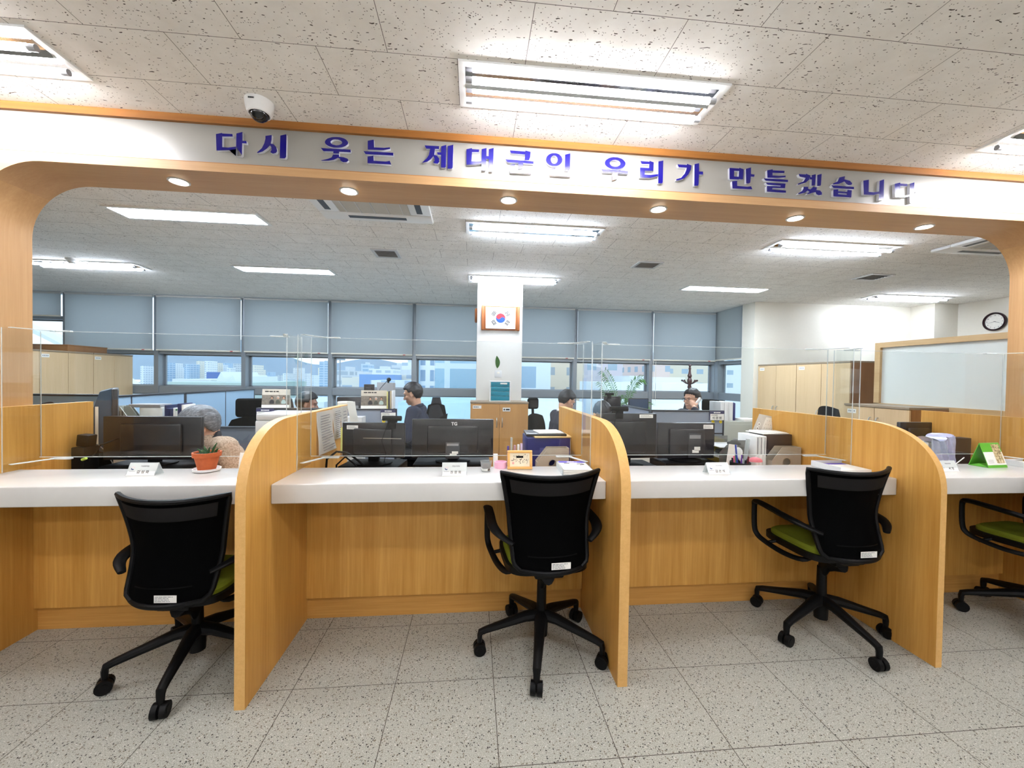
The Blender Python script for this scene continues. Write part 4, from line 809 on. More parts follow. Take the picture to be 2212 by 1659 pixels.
magazine_file(2.103, 2.62, .220, .225, .075, 'grey file box with a round hole at the third curved divider', FILEM)
t = thing('storage_box', 'dark brown-black file box behind the grey file box at the third curved divider', 'box', (2.205, 2.76, DZ)); m = MB(); m.box(-.105, .118, -.055, .10, 0, .305, .004); part('body', m, plain('dark_brown_board', (54, 42, 46), .55, var=.06), t)
for k in range(3):
    t = thing('folder', ['first', 'second', 'third'][k] + ' white folder from the left, standing beside the dark file box', 'folder', (2.022 + k * .027, 2.66, DZ), group='white folders beside the dark file box')
    m = MB(); m.box(-.012, .0125, 0, .20, 0, .298, .003); part('cover', m, WHITEP, t)
    m = MB(); m.box(-.003, .004, -.0012, 0, .17, .29); part('spine_slot', m, GREY, t, smooth=False)
m = MB(); m.box(-.12, .10, -.08, .09, 0, .006, .001, rot=(0, 0, .12)); m.box(-.10, .10, -.06, .08, .0062, .011, .001, rot=(0, 0, -.1)); single('paper_stack', m, PAPER, 'loose white papers on top of the dark brown-black file box', 'papers', (2.205, 2.79, DZ + .3055))
# clear document tray with things, pens in a mesh cup
m = MB(); m.lathe([(.062, 0), (.064, .145), (.061, .145), (.059, .003), (0, .003)], seg=26); single('pen_cup', m, plain('black_wire', (22, 22, 24), .4), 'black pen cup behind the counter at the right, full of pens', 'pen cup', (1.80, 2.53, DZ))
rd = random.Random(11)
cols = [INK, plain('purple_marker', (104, 52, 150), .4), plain('green_marker', (84, 150, 70), .4), INK, plain('pink_marker', (224, 110, 150), .4), plain('blue_marker', (44, 66, 168), .4), INK, plain('maroon_marker', (104, 36, 44), .4)]
nm = ['black', 'purple', 'green', 'black capped', 'pink', 'long blue', 'short black', 'maroon']
for k in range(8):
    a = k * .8; r0, r1 = .03, .048; hh = .165 + .02 * (k % 3) + (.06 if k == 5 else 0)
    p0 = Vector((r0 * math.cos(a), r0 * math.sin(a), .004)); p1 = Vector((r1 * math.cos(a) - (.03 if k == 5 else 0), r1 * math.sin(a), hh))
    m = MB(); m.cyl(p0, p1, .0055, seg=10); single('pen', m, cols[k], nm[k] + ' pen in the black cup behind the right counter', 'pen', (1.80, 2.53, DZ), group='pens in the black cup')
m = MB(); m.box(-.015, .015, -.003, .003, .004, .30, .002, rot=(0, .12, 0)); single('ruler', m, clear('ruler_plastic', (.86, .9, .92), .1, 1.5, milk=.3), 'clear ruler rising from the black pen cup', 'ruler', (1.835, 2.53, DZ))
t = thing('desk_brush', 'white oval fan shaped pad leaning in the black pen cup', 'stationery', (1.80, 2.565, DZ)); m = MB(); m.sph((.01, 0, .205), .030, .006, .034, rot=(0, -.7, 0)); m.box(.02, .045, -.004, .004, .10, .2, .003, rot=(0, -.6, 0)); part('pad', m, PAPER, t)
m = MB(); m.sph((0, 0, .0), .05, .035, .03); 
for v in m.bm.verts: v.co.z = max(v.co.z, -.0) 
single('eraser', m, plain('rose_rubber', (222, 120, 130), .5), 'rose pink rubber lying right of the black pen cup', 'stationery', (1.93, 2.56, DZ + .14))
m = MB(); m.box(-.10, .10, -.06, .07, 0, .139, .004); single('storage_box', m, DARKG, 'low dark box under the rose rubber', 'box', (1.945, 2.60, DZ)) if False else m.bm.free()
t = thing('document_tray', 'clear and grey letter tray with a slanted side behind the black pen cup', 'document tray', (1.865, 2.72, DZ))
for s in (0, 1):
    m = MB(); m.prism([(-.09, 0), (.13, 0), (.13, .26), (.0, .26), (-.09, .17)], s * .24, s * .24 + .004, 'y'); part('side_panel', m, clear('smoke_plastic', (.62, .62, .6), .1, 1.5, milk=.35, milkcol=(150, 150, 146)), t)
for z in (.002, .13, .205): m = MB(); m.box(-.085, .13, .005, .238, z, z + .004); part('shelf', m, LGREY, t)
m = MB(); m.box(.0, .11, .03, .2, .135, .165, .008); m.sph((.06, .06, .228), .05, .04, .016); part('cable_bundle', m, BLACK, t)
# big desk calendar leaning above
t = thing('desk_calendar', 'large white desk calendar tilted back above the letter tray, by the third divider', 'calendar', (2.20, 2.93, DZ), .0)
A = [ay(1640, 894, 2.93), ay(1699, 906, 2.93), ay(1680, 957, 2.91), ay(1619, 946, 2.91)]
off = Vector((2.20, 2.93, DZ))
m = MB(); top = [m.bm.verts.new(q - off) for q in A]; bk = [m.bm.verts.new(q - off + Vector((.003, .004, 0))) for q in A]; m.bm.faces.new(top[::-1]); m.bm.faces.new(bk)
for i in range(4): m.bm.faces.new((top[i], top[(i + 1) % 4], bk[(i + 1) % 4], bk[i]))
part('board', m, plain('calendar_grey', (204, 198, 190), .7), t, smooth=False)
def onc(a, b, o=.001): return A[0] - off + (A[1] - A[0]) * a + (A[3] - A[0]) * b + Vector((0, -o, 0))
m = MB(); m.bm.faces.new([m.bm.verts.new(onc(a, b)) for a, b in ((.28, .08), (.97, .02), (.97, .94), (.28, .94))]); part('month_sheet', m, PAPER, t, smooth=False)
m = MB()
for i in range(3):
    cc = onc(.13, .40 + .17 * i, .0015); m.sph(cc, .011, .0008, .016, 14, 8)
part('portrait_ovals', m, PAPER, t)
m = MB()
for i in range(3): cc = onc(.13, .40 + .17 * i, .0026); m.sph(cc, .004, .0008, .008, 10, 6)
part('portraits', m, plain('portrait_brown', (120, 92, 80), .8), t)
m = MB()
for i in range(5):
    for j in range(7): cc = onc(.36 + j * .085, .2 + i * .15, .0013); m.box(cc.x - .002, cc.x + .002, cc.y - .0003, cc.y, cc.z - .002, cc.z + .002)
part('printed_dates', m, INKG, t, smooth=False)
q = A[1] - off; m = MB(); m.prism([(q.y, q.z), (q.y + .07, q.z - .16), (q.y + .075, q.z - .16), (q.y + .008, q.z)], q.x - .16, q.x + .012, 'x'); part('rear_flap', m, CREAM, t)
m = MB(); m.prism([(-.03, 0), (.10, 0), (.07, .235), (-.02, .235)], -.12, .10, 'x'); single('storage_box', m, plain('grey_carton', (120, 118, 114), .7), 'grey carton under the tilted desk calendar', 'box', (2.22, 2.91, DZ)) if False else m.bm.free()
m = MB(); m.box(-.085, .135, 0, .13, 0, .225, .003); single('storage_box', m, plain('grey_carton', (120, 118, 114), .7), 'grey carton that props up the tilted desk calendar', 'box', (2.19, 2.925, DZ))
# yellow drawer box, paper
t = thing('drawer_box', 'bright yellow plastic drawer box standing behind the desk right of the charcoal monitor', 'drawer box', (2.005, 3.13, 0)); m = MB(); m.prism([(-.09, 0), (.065, 0), (.065, .945), (.0, .965), (-.09, .985)], -.02, .2, 'y'); part('body', m, YEL, t)
for k in range(5): m = MB(); m.box(-.062, .058, -.026, -.0205, .90 - .06 * k - .025, .90 - .06 * k + .025, .002); part('drawer', m, plain('yellow_plastic_deep', (226, 198, 20), .4), t)
m = MB(); m.grid(lambda a, b: (-.02 + .055 * a + .012 * b, .01 * math.sin(2 * b), .12 * b), 6, 8, .001); single('document', m, PAPER, 'white sheet standing upright before the yellow drawer box', 'document', (1.87, 2.75, DZ + .05)) if False else m.bm.free()
m = MB(); m.box(-.032, .032, -.001, .001, 0, .235, rot=(0, .12, 0), piv=(0, 0, 0)); single('document', m, PAPER, 'white sheet standing upright before the yellow drawer box', 'document', (1.835, 2.70, DZ))

# shallow leaflet holders on the counters
t = thing('leaflet_tray', 'low white leaflet tray on the counter by the third curved divider', 'tray', (2.19, 2.205, CT)); m = MB(); m.box(-.075, .13, -.10, .10, .0005, .003); m.box(-.078, -.074, -.10, .10, .0005, .034); m.box(-.074, .13, .097, .10, .003, .034); part('tray', m, LGREY, t, smooth=False)
m = MB(); m.box(-.07, .128, -.095, .094, .0035, .018, .001); part('leaflets', m, PAPER, t, smooth=False)
m = MB(); m.box(-.06, .12, .05, .09, .0182, .0186); part('printed_band', m, plain('violet_print', (98, 84, 178), .6), t, smooth=False)
t = thing('leaflet_tray', 'low white leaflet tray on the far right counter, beyond the green calendar', 'tray', (3.56, 2.24, CT)); m = MB(); m.box(-.06, .09, -.10, .08, .0005, .003); m.box(-.063, -.059, -.10, .08, .0005, .034); m.box(-.06, .09, .077, .08, .003, .034); part('tray', m, LGREY, t, smooth=False)
m = MB(); m.box(-.055, .085, -.095, .074, .0035, .02, .001); part('leaflets', m, PAPER, t, smooth=False)

# green stand calendar
t = thing('desk_calendar', 'stand calendar with green backing and a street picture on the right counter', 'calendar', (3.31, 2.265, CT), .10)
w, h, d = .080, .150, .050
m = MB(); m.prism([(-d, .0), (-d + .003, 0), (0, h - .004), (d - .003, 0), (d, 0), (.002, h), (-.002, h)], -w, w, 'x'); m.prism([(-d + .003, .0005), (d - .003, .0005), (d * .55, .010), (0, .020), (-d * .55, .010)], -w, w, 'x'); part('stand', m, GREEN, t)
up = Vector((0, d, h)).normalized(); nn = Vector((0, -h, d)).normalized()
def ong(a, b, o=.0012): return Vector((a, -d, 0)) + up * b + nn * o
L = math.hypot(d, h)
def card(nm, x0, x1, z0, z1, mat, o): m = MB(); m.bm.faces.new([m.bm.verts.new(ong(a, b, o)) for a, b in ((x0, z0), (x1, z0), (x1, z1), (x0, z1))]); return part(nm, m, mat, t, smooth=False)
card('page', -w, w, .017, L, PAPER, .0012)
k_ = NT('street_picture'); v = k_.noise(k_.coords(), 70, 5, .7); rr = k_.ramp(v.outputs[0], [(.35, rgb(70, 56, 40)), (.5, rgb(190, 172, 128)), (.65, rgb(232, 222, 190))]); k_.link(rr.outputs[0], k_.b.inputs['Base Color'])
card('picture', .005, w - .008, .027, L - .010, k_.m, .0018)
m = MB()
for i in range(4): o = ong(-w + .015, .03 + i * .006, .0016); m.box(o.x, o.x + .045, o.y - .0002, o.y, o.z, o.z + .0012)
part('printed_lines', m, INKG, t, smooth=False)
# wrapped files and dark binder on the right
t = thing('wrapped_files', 'files wrapped in crumpled lavender plastic behind the green calendar', 'files', (3.355, 2.585, DZ))
m = MB(); m.grid(lambda a, b: (-.105 + .19 * a, -.05 + .012 * math.sin(a * 21) + .008 * math.sin(a * 47 + b * 9) - .02 * (1 - b), .30 * b - .02 * math.sin(a * 5) * b), 44, 14)
m.grid(lambda a, b: (-.105 + .19 * a, -.05 + .012 * math.sin(a * 21) + .13 * b, .30 - .02 * math.sin(a * 5) + .012 * math.sin(a * 13 + b * 4)), 44, 6)
part('plastic_wrap', m, plain('lavender_film', (176, 176, 206), .28, var=.1, nscale=30, spec=.7), t, angle=80)
m = MB(); m.box(-.09, .08, -.015, .10, 0, .265); part('files', m, PAPER, t, smooth=False)
t = thing('binder', 'black binder standing behind the green calendar at the right', 'binder', (3.53, 2.60, DZ)); m = MB(); m.box(-.082, .085, -.03, .04, 0, .30, .003); part('cover', m, plain('black_brown_board', (46, 36, 34), .6), t)
m = MB(); m.box(-.0865, -.0825, -.028, .038, .003, .297); part('page_edge', m, plain('manila', (226, 196, 140), .8), t, smooth=False)
m = MB(); m.cyl((0, 0, 0), (.115, .03, .045), .0028, seg=8); single('pen', m, LGREY, 'thin grey pen leaning between the name card and the green calendar', 'pen', (3.07, 2.27, CT + .003))

# sheets hanging on the first divider, receipts over its top
def hang(y0, y1, z0, z1, bulge, nm, label, seed):
    t = thing('document', label, 'document', (-.9458, (y0 + y1) / 2, z0), group='papers hung on the first curved divider'); hy = (y1 - y0) / 2; H = z1 - z0
    m = MB(); m.grid(lambda a, b: (.004 + bulge * (1 - b) ** 2 * (.4 + .6 * a) + .004 * math.sin(5 * b + 3 * a), -hy + 2 * hy * a, H * b), 10, 12, .0008); part('sheet', m, PAPER, t)
    m = MB(); rd = random.Random(seed)
    for k in range(14):
        b = .08 + k * .062; x0 = -hy * .8; xe = hy * rd.uniform(.1, .8)
        m.box(.0105 + bulge * (1 - b) ** 2 * .8 + .004, .0108 + bulge * (1 - b) ** 2 * .8 + .0042, x0, xe, H * b, H * b + .004)
    part('printed_text', m, INKG, t, smooth=False)
hang(2.535, 2.80, .935, 1.197, .03, 'a', 'long printed sheet hung on the first curved divider, nearest the acrylic', 2)
hang(2.815, 2.97, .985, 1.199, .012, 'b', 'printed sheet hung second on the first curved divider, behind the long one', 3)
hang(2.985, 3.12, .84, 1.20, .02, 'c', 'printed sheet with a blue mark hung at the far end of the first divider', 4)
m = MB(); m.sph((-.925 - .0, 0, 0), .004, .05, .065); single('sticky_note', m, BLUE, 'round blue mark on the papers at the end of the first divider', 'note', (0.008, 2.98, .93)) if False else m.bm.free()
m = MB(); m.box(0, .0015, -.04, .04, 0, .17); single('sticky_note', m, plain('pale_yellow_note', (236, 228, 130), .8), 'pale yellow note hanging beside the black monitor with cable', 'note', (-.893, 2.86, .90))
for k, (px, py, py2, lab) in enumerate([(744, 873, 915, 'curled white receipt over the end of the first curved divider')]):
    m = MB(); m.grid(lambda a, b: (-.03 + .06 * a + .03 * b * b, -.005 + .015 * math.sin(3 * b), .03 - .16 * b), 6, 12, .0008)
    single('receipt', m, PAPER, lab, 'receipt', (-.925, 3.16, 1.197))
m = MB()
m.tube([(-.06, 0, .09), (-.055, 0, .16), (.0, .01, .205), (.06, .03, .195), (.12, .05, .14), (.2, .08, .05)], .007, 8); m.tube([(-.0, 0, .01), (.0, .01, .12), (.05, .02, .17), (.10, .04, .12), (.16, .06, .03)], .006, 8); m.cyl((-.06, 0, .05), (-.06, 0, .10), .011, seg=10)
single('power_cable', m, BLACK, 'black power cables looping up beside the monitor with cable', 'cable', (-.85, 2.60, DZ))
# ================================================================ office furniture
def handle(m, x, y, z, ax_='x', s=1, L=.11, out=.028):
    """bow handle standing out along -x or -y"""
    pts = []
    for k in range(9):
        a = PI * k / 8; o = out * math.sin(a) ** .6 if 0 < k < 8 else 0; zz = z - L / 2 * math.cos(a)
        pts.append((x - o * s, y, zz) if ax_ == 'x' else (x, y - o * s, zz))
    m.tube(pts, .0055, 8)
def cabinet_x(label, xf, y0, y1, z1, depth, face, mats, labelcard=True, group=None, nd=2, hz=.98, endmat=None):
    """cabinet whose doors face +x (face=1) or -x (face=-1); xf is the door plane"""
    t = thing('cabinet', label, 'cabinet', (xf, (y0 + y1) / 2, 0), group=group); hy = (y1 - y0) / 2; f = face
    m = MB(); a, b = sorted((-f * depth, -f * .02)); m.box(a, b, -hy + .001, hy - .001, .06, z1 - .022)
    m.mat(1); a, b = sorted((-f * (depth - .001), f * .004)); m.box(a, b, -hy + .001, hy - .001, z1 - .022, z1, .002)
    m.mat(2); a, b = sorted((-f * depth, -f * .03)); m.box(a, b, -hy + .003, hy - .003, 0, .06)
    part('body', m, [endmat or mats[0], mats[1], DARKG], t, smooth=False)
    for k in range(nd):
        c0, c1 = -hy + 2 * hy * k / nd + .003, -hy + 2 * hy * (k + 1) / nd - .003
        m = MB(); a, b = sorted((-f * .019, 0)); m.box(a, b, c0, c1, .065, z1 - .026, .0015); d = part('door', m, mats[0], t, smooth=False)
        m = MB(); hy_ = c1 - .035 if k % 2 == 0 else c0 + .035; handle(m, 0, hy_, hz, 'x', -f); part('handle', m, STEEL, d)
    if labelcard:
        m = MB(); yy = (-hy + .07) if f > 0 else hy - .09; a, b = sorted((f * .0002, f * .0012)); m.box(a, b, yy - .05, yy + .05, z1 - .10, z1 - .055); m.mat(1)
        for k in range(4): m.box(a + f * .0004 if f > 0 else a - .0004, b + .0004 if f > 0 else b - .0004, yy - .035 + k * .02, yy - .025 + k * .02, z1 - .085, z1 - .068)
        part('label_card', m, [PAPER, INKG], t, smooth=False)
    return t
BM = [CABW, plain('taupe_edge', (150, 132, 110), .5)]
cabinet_x('tall pale birch double cabinet, mostly hidden by the left post of the arch', -5.6, 5.02, 5.762, 1.70, .40, 1, BM, group='birch cabinets along the left side')
cabinet_x('tall pale birch double cabinet under the brown box on the left', -5.6, 5.765, 6.505, 1.70, .40, 1, BM, group='birch cabinets along the left side')
cabinet_x('tall pale birch double cabinet on the left, nearest the windows', -5.6, 6.508, 7.195, 1.70, .40, 1, BM, group='birch cabinets along the left side')
m = MB(); m.box(-.24, .24, -.3, .3, 0, .088, .003); m.box(-.245, .245, -.305, .305, .075, .092, .002); single('storage_box', m, CABD, 'flat brown wooden box lying on top of the left birch cabinets', 'box', (-5.86, 6.45, 1.70))
cabinet_x('tall birch double cabinet on the right, nearer the corner wall and window', 4.6, 5.312, 6.085, 1.70, .33, -1, BM, group='tall birch cabinets on the right', endmat=CABD, hz=1.0)
cabinet_x('tall birch double cabinet on the right with a brown end panel toward the viewer', 4.6, 4.49, 5.309, 1.70, .33, -1, BM, group='tall birch cabinets on the right', endmat=CABD, hz=1.0)
cabinet_x('low birch double cabinet in front of the frosted glass partition', 4.13, 3.415, 4.09, 1.20, .42, -1, BM, hz=1.02, endmat=CABD)

t = thing('cabinet', 'honey coloured double door cabinet in front of the white pillar', 'cabinet', (.348, 5.2, 0)); h = .378
m = MB(); m.box(-h, h, .02, .355, .06, 1.088); m.mat(1); m.box(-h - .004, h + .004, -.006, .357, 1.088, 1.11, .002); m.mat(2); m.box(-h + .01, h - .01, .03, .355, 0, .06); part('body', m, [CABM, plain('taupe_edge', (150, 132, 110), .5), DARKG], t, smooth=False)
for k in range(2):
    m = MB(); a, b = (-h + .002, -.002) if k == 0 else (.002, h - .002); m.box(a, b, 0, .019, .065, 1.083, .0015); d = part('door', m, CABM, t, smooth=False)
    m = MB(); handle(m, -.035 if k == 0 else .035, 0, .84, 'y', 1, .12, .03); part('handle', m, STEEL, d)
m = MB(); m.box(-h + .03, -h + .14, -.0016, -.0002, 1.02, 1.06); m.mat(1); lines_block(m, -h + .04, -h + .13, 1.03, 1.05, 1, -.0016, h=.7, seed=8); part('label_card', m, [PAPER, INKG], t, smooth=False)
m = MB(); m.box(.04, .14, -.006, -.0002, .985, 1.035, .002); m.mat(1); m.cyl((.062, -.008, 1.01), (.062, -.006, 1.01), .011, seg=12); m.box(.082, .13, -.0075, -.006, 1.0, 1.02); part('switch_plate', m, [WHITEP, INK], t)

t = thing('drawer_box', 'teal see-through drawer box on the honey cabinet by the pillar', 'drawer box', (.357, 5.38, 1.11))
m = MB(); m.box(-.138, .138, -.11, -.0, 0, .012, .003); m.box(-.138, .138, -.11, 0, .258, .27, .003); m.box(-.138, -.124, -.11, 0, .012, .258); m.box(.124, .138, -.11, 0, .012, .258); m.box(-.124, .124, -.012, 0, .012, .258); part('shell', m, WHITEP, t)
for k in range(4): m = MB(); m.box(-.122, .122, -.116, -.108, .015 + k * .061, .072 + k * .061, .003); part('drawer', m, clear('teal_plastic', (.10, .62, .72), .15, 1.5, milk=.6, milkcol=(40, 160, 184)), t)
m = MB(); m.box(.0, .09, -.1165, -.116, .228, .248); part('label_card', m, PAPER, t, smooth=False)

# the flag on the pillar
t = thing('framed_flag', 'national flag on a white board in a brown scroll shaped wooden frame, on the pillar', 'flag', (.365, 5.556, 2.245))
FW = wood('walnut_frame', (178, 108, 58), (140, 78, 38), 'z')
m = MB(); m.box(-.25, .25, -.014, 0, -.165, .165)
for s in (-1, 1):
    m.box(s * .245 - .02, s * .245 + .02, -.04, 0, -.168, .168, .008); m.box(s * .212 - .012, s * .212 + .012, -.03, 0, -.163, .163, .006)
part('frame', m, FW, t)
m = MB(); m.box(-.205, .205, -.032, -.014, -.145, .148, .002); bd = part('board', m, plain('flag_white', (250, 249, 247), .5, var=.005), t)
r = .066; yq = -.0328
def flat(nm, poly, mat, y=yq):
    m = MB(); vs = [m.bm.verts.new((a, y, b)) for a, b in poly]; m.bm.faces.new(vs); return part(nm, m, mat, bd, smooth=False)
th = math.atan2(-2, 3)
def rot(a, b, c=th): return (a * math.cos(c) - b * math.sin(c), a * math.sin(c) + b * math.cos(c))
up = [(r * math.cos(k * PI / 24), r * math.sin(k * PI / 24)) for k in range(25)]
dn = [(-r / 2 + r / 2 * math.cos(PI + k * PI / 16), r / 2 * math.sin(PI + k * PI / 16)) for k in range(1, 17)]
ub = [(r / 2 + r / 2 * math.cos(PI - k * PI / 16), r / 2 * math.sin(PI - k * PI / 16)) for k in range(1, 16)]
flat('circle_red', [rot(a, b) for a, b in up + dn + ub], RED)
lo = [(-r * math.cos(k * PI / 24), -r * math.sin(k * PI / 24)) for k in range(25)]
ub2 = [(r / 2 + r / 2 * math.cos(k * PI / 16), r / 2 * math.sin(k * PI / 16)) for k in range(1, 17)]
dn2 = [(-r / 2 + r / 2 * math.cos(-k * PI / 16), r / 2 * math.sin(-k * PI / 16)) for k in range(1, 16)]
flat('circle_blue', [rot(a, b) for a, b in lo + ub2 + dn2], BLUE)
for sx, sz, pat in ((-1, 1, (1, 1, 1)), (1, 1, (0, 1, 0)), (-1, -1, (1, 0, 1)), (1, -1, (0, 0, 0))):
    ang = math.atan2(sz * 2, sx * 3); cx, cz = .112 * math.cos(ang), .112 * math.sin(ang); m = MB()
    for k, full in enumerate(pat):
        off = (k - 1) * .0165 * (1 if sx < 0 else 1) * -1
        for lo_, hi_ in (((-.034, .034),) if full else ((-.034, -.004), (.004, .034))):
            P = [rot(off + d, q, ang) for d, q in ((-.0055, lo_), (.0055, lo_), (.0055, hi_), (-.0055, hi_))]
            m.bm.faces.new([m.bm.verts.new((cx + a, yq, cz + b)) for a, b in P])
    part('trigram', m, INK, bd, smooth=False)
m = MB(); m.lathe([(.10, -.001), (.105, -.02), (.09, -.035), (.0, -.035)], (0, 0, 0), 28, 'x'); single('wall_plaque', m, FW, 'round wooden plaque on the left face of the pillar, seen edge-on', 'plaque', (.045, 5.72, 2.30))
t = thing('leaf_sticker', 'single green leaf above a switch on the white pillar', 'leaf', (.332, 5.559, 1.555))
m = MB(); m.grid(lambda a, b: (.036 * (2 * a - 1) * math.sin(PI * min(1, b * .98 + .02)) ** .8 * (1 - .25 * b) + .008 * math.sin(3 * b) - .012 * b, -.002 - .012 * abs(2 * a - 1) * math.sin(PI * b), .175 * b), 6, 12, .001); part('leaf', m, LEAF, t)
t = thing('wall_switch', 'square light grey switch plate on the white pillar below the leaf', 'switch', (.345, 5.559, 1.475)); m = MB(); m.box(-.05, .05, -.008, 0, -.05, .05, .003); part('plate', m, LGREY, t); m = MB(); m.box(-.018, .018, -.011, -.008, .005, .03, .001); part('rocker', m, CREAM, t)

# wall clock
t = thing('wall_clock', 'round wall clock with dark rim showing about a quarter to four', 'clock', (7.748, 5.27, 2.375))
m = MB(); m.lathe([(.112, -.001), (.137, -.002), (.137, -.03), (.125, -.04), (.114, -.03), (.112, -.012)], seg=40, axis='x', ring=True); part('rim', m, plain('dark_maroon_plastic', (46, 24, 32), .25, var=.04), t)
m = MB(); m.cyl((-.012, 0, 0), (-.002, 0, 0), .113, seg=40); part('dial', m, plain('dial_white', (232, 228, 218), .5), t)
for k in range(1, 13):
    a = math.radians(90 - 30 * k); c, s = math.cos(a), math.sin(a)
    text_on(t, str(k), .024, INK, (-.0128, -c * .092, s * .092 - .008), (0, -1, 0), (0, 0, 1), name='numeral', align='CENTER')
for L, wd, hh, nm in ((.062, .006, 112, 'hour_hand'), (.088, .004, 258, 'minute_hand')):
    a = math.radians(90 - hh); c, s = math.cos(a), math.sin(a); m = MB(); d = Vector((0, -c, s)); n = Vector((0, -s, -c))
    vs = [Vector((-.0135, 0, 0)) + d * u + n * v for u, v in ((-.012, -wd / 2), (-.012, wd / 2), (L, wd / 4), (L, -wd / 4))]
    A = [m.bm.verts.new(q) for q in vs]; B = [m.bm.verts.new(q + Vector((-.001, 0, 0))) for q in vs]; m.bm.faces.new(A); m.bm.faces.new(B[::-1])
    for i in range(4): m.bm.faces.new((A[i], B[i], B[(i + 1) % 4], A[(i + 1) % 4]))
    part(nm, m, INK, t, smooth=False)

# frosted glass partition
t = thing('glass_partition', 'frosted glass office partition in a pale oak frame at the right', 'partition', (4.62, 3.30, 0))
OAKF = wood('pale_oak_frame', (204, 174, 128), (184, 150, 104), 'y', coarse=8)
m = MB(); m.box(-.035, .035, -.9, .88, 1.832, 1.888); m.box(-.035, .035, -.9, .88, 1.13, 1.205); m.box(-.035, .035, .82, .88, 0, 1.832); m.box(-.035, .035, -.9, -.84, 0, 1.832); part('frame', m, OAKF, t, smooth=False)
m = MB(); m.box(-.02, .02, -.84, .82, .02, 1.13); part('lower_panel', m, OAK, t, smooth=False)
k = NT('frosted_glass'); k.b.inputs['Base Color'].default_value = rgb(212, 216, 210); k.b.inputs['Roughness'].default_value = .22; k.b.inputs['Specular IOR Level'].default_value = .6
v = k.noise(k.coords(), 300, 2); k.bump(v.outputs[0], .02, .0005)
m = MB(); m.box(-.006, .006, -.84, .82, 1.205, 1.832); part('pane', m, k.m, t, 'frosted white glass pane', smooth=False)

# ---------------------------------------------------------------- cubicle screens
def screen(label, x0, x1, y, z1, z0=.0, mat=GREYP, along='x', plate=None, cat='cubicle screen', splits=(), low=None):
    if along == 'x': loc = ((x0 + x1) / 2, y, 0)
    else: loc = (y, (x0 + x1) / 2, 0)
    t = thing('cubicle_screen', label, cat, loc, 0, group='cubicle screens'); h = (x1 - x0) / 2; R = None if along == 'x' else Matrix.Rotation(PI / 2, 4, 'Z')
    def fin(m):
        return m.move(R) if R else m
    m = MB(); m.box(-h + .015, h - .015, -.02, .02, .05, z1 - .016); part('panel', fin(m), mat, t, smooth=False)
    m = MB(); m.box(-h, h, -.026, .026, z1 - .016, z1, .003); m.box(-h, -h + .015, -.024, .024, 0, z1 - .016); m.box(h - .015, h, -.024, .024, 0, z1 - .016)
    for s in splits: m.box(s - .006, s + .006, -.0215, .0215, .05, z1 - .016)
    if low: m.box(-h, h, -.0225, .0225, low - .008, low + .008)
    part('rail', fin(m), RAIL, t)
    return t
screen('long pale blue cubicle screen behind the grey haired person, near half', 3.64, 4.47, -3.0, 1.225, mat=BLUEP, along='y', splits=(-.24,))
screen('long pale blue cubicle screen behind the grey haired person, far half by the window', 4.475, 5.80, -3.0, 1.222, mat=BLUEP, along='y', splits=(.02,))
screen('pale blue cubicle screen facing the viewer below the birch cabinets', -4.7, -3.03, 3.66, 1.235, mat=BLUEP)
screen('grey cubicle screen carrying the left photo calendar', -2.13, -1.50, 4.2, 1.09)
screen('grey cubicle screen carrying the right photo calendar, left of the man in navy', -1.495, -.777, 4.2, 1.09)
screen('grey cubicle screen with two yellow dots below the man on the phone', 1.93, 2.77, 4.2, 1.10, low=.845)
screen('grey cubicle screen running back towards the palm, left of the man on the phone', 4.23, 5.05, 1.955, 1.098, along='y')
screen('dark grey low cubicle screen behind the fleece jacketed person', -2.42, -1.72, 3.98, .93, mat=DGREYP)
def plate(label, x, y, z, w, h, title, name):
    t = thing('nameplate', label, 'nameplate', (x, y, z), group='name plates on the cubicle screens'); hw = w / 2
    m = MB(); m.box(-hw, hw, -.008, 0, 0, h, .002); part('plate', m, plain('indigo_plastic', (48, 46, 84), .4), t)
    m = MB(); m.box(-hw + .006, hw, -.0092, -.008, 0, h * .70); part('card', m, PAPER, t, smooth=False)
    m = MB(); lines_block(m, -hw * .45, hw * .5, h * .78, h * .92, 1, -.0084, h=.8, seed=2); part('printed_header', m, PAPER, t, smooth=False)
    text_on(t, title, h * .17, INK, (-hw + .014, -.0096, h * .49), name='printed_title'); text_on(t, name, h * .34, INK, (0, -.0096, h * .12), name='printed_name', align='CENTER', bold=.0003)
plate('white and indigo name plate under the left photo calendar', -2.04, 4.17, .985, .165, .098, '기업협력팀장', '이 영 우')
plate('white and indigo name plate under the right photo calendar', -.855, 4.17, .985, .15, .098, '기업협력팀', '이 범 신')
plate('white and indigo name plate above two yellow dots, by the man on the phone', 2.675, 4.17, .995, .165, .098, '교육운영팀', '석 경 범')
for i, (x, z, lab) in enumerate([(2.64, .975, 'left yellow dot under the name plate by the man on the phone'), (2.73, .975, 'right yellow dot under the name plate by the man on the phone'), (-.90, .965, 'yellow dot under the name plate below the right photo calendar'), (-2.03, .965, 'yellow dot under the name plate below the left photo calendar')]):
    m = MB(); m.cyl((0, -.004, 0), (0, 0, 0), .017, seg=18); m.mat(1); m.cyl((0, -.0046, 0), (0, -.004, 0), .006, seg=10); single('magnet', m, [YEL, plain('amber', (170, 140, 30), .5)], lab, 'magnet', (x, 4.179, z), group='yellow dots on the cubicle screens')

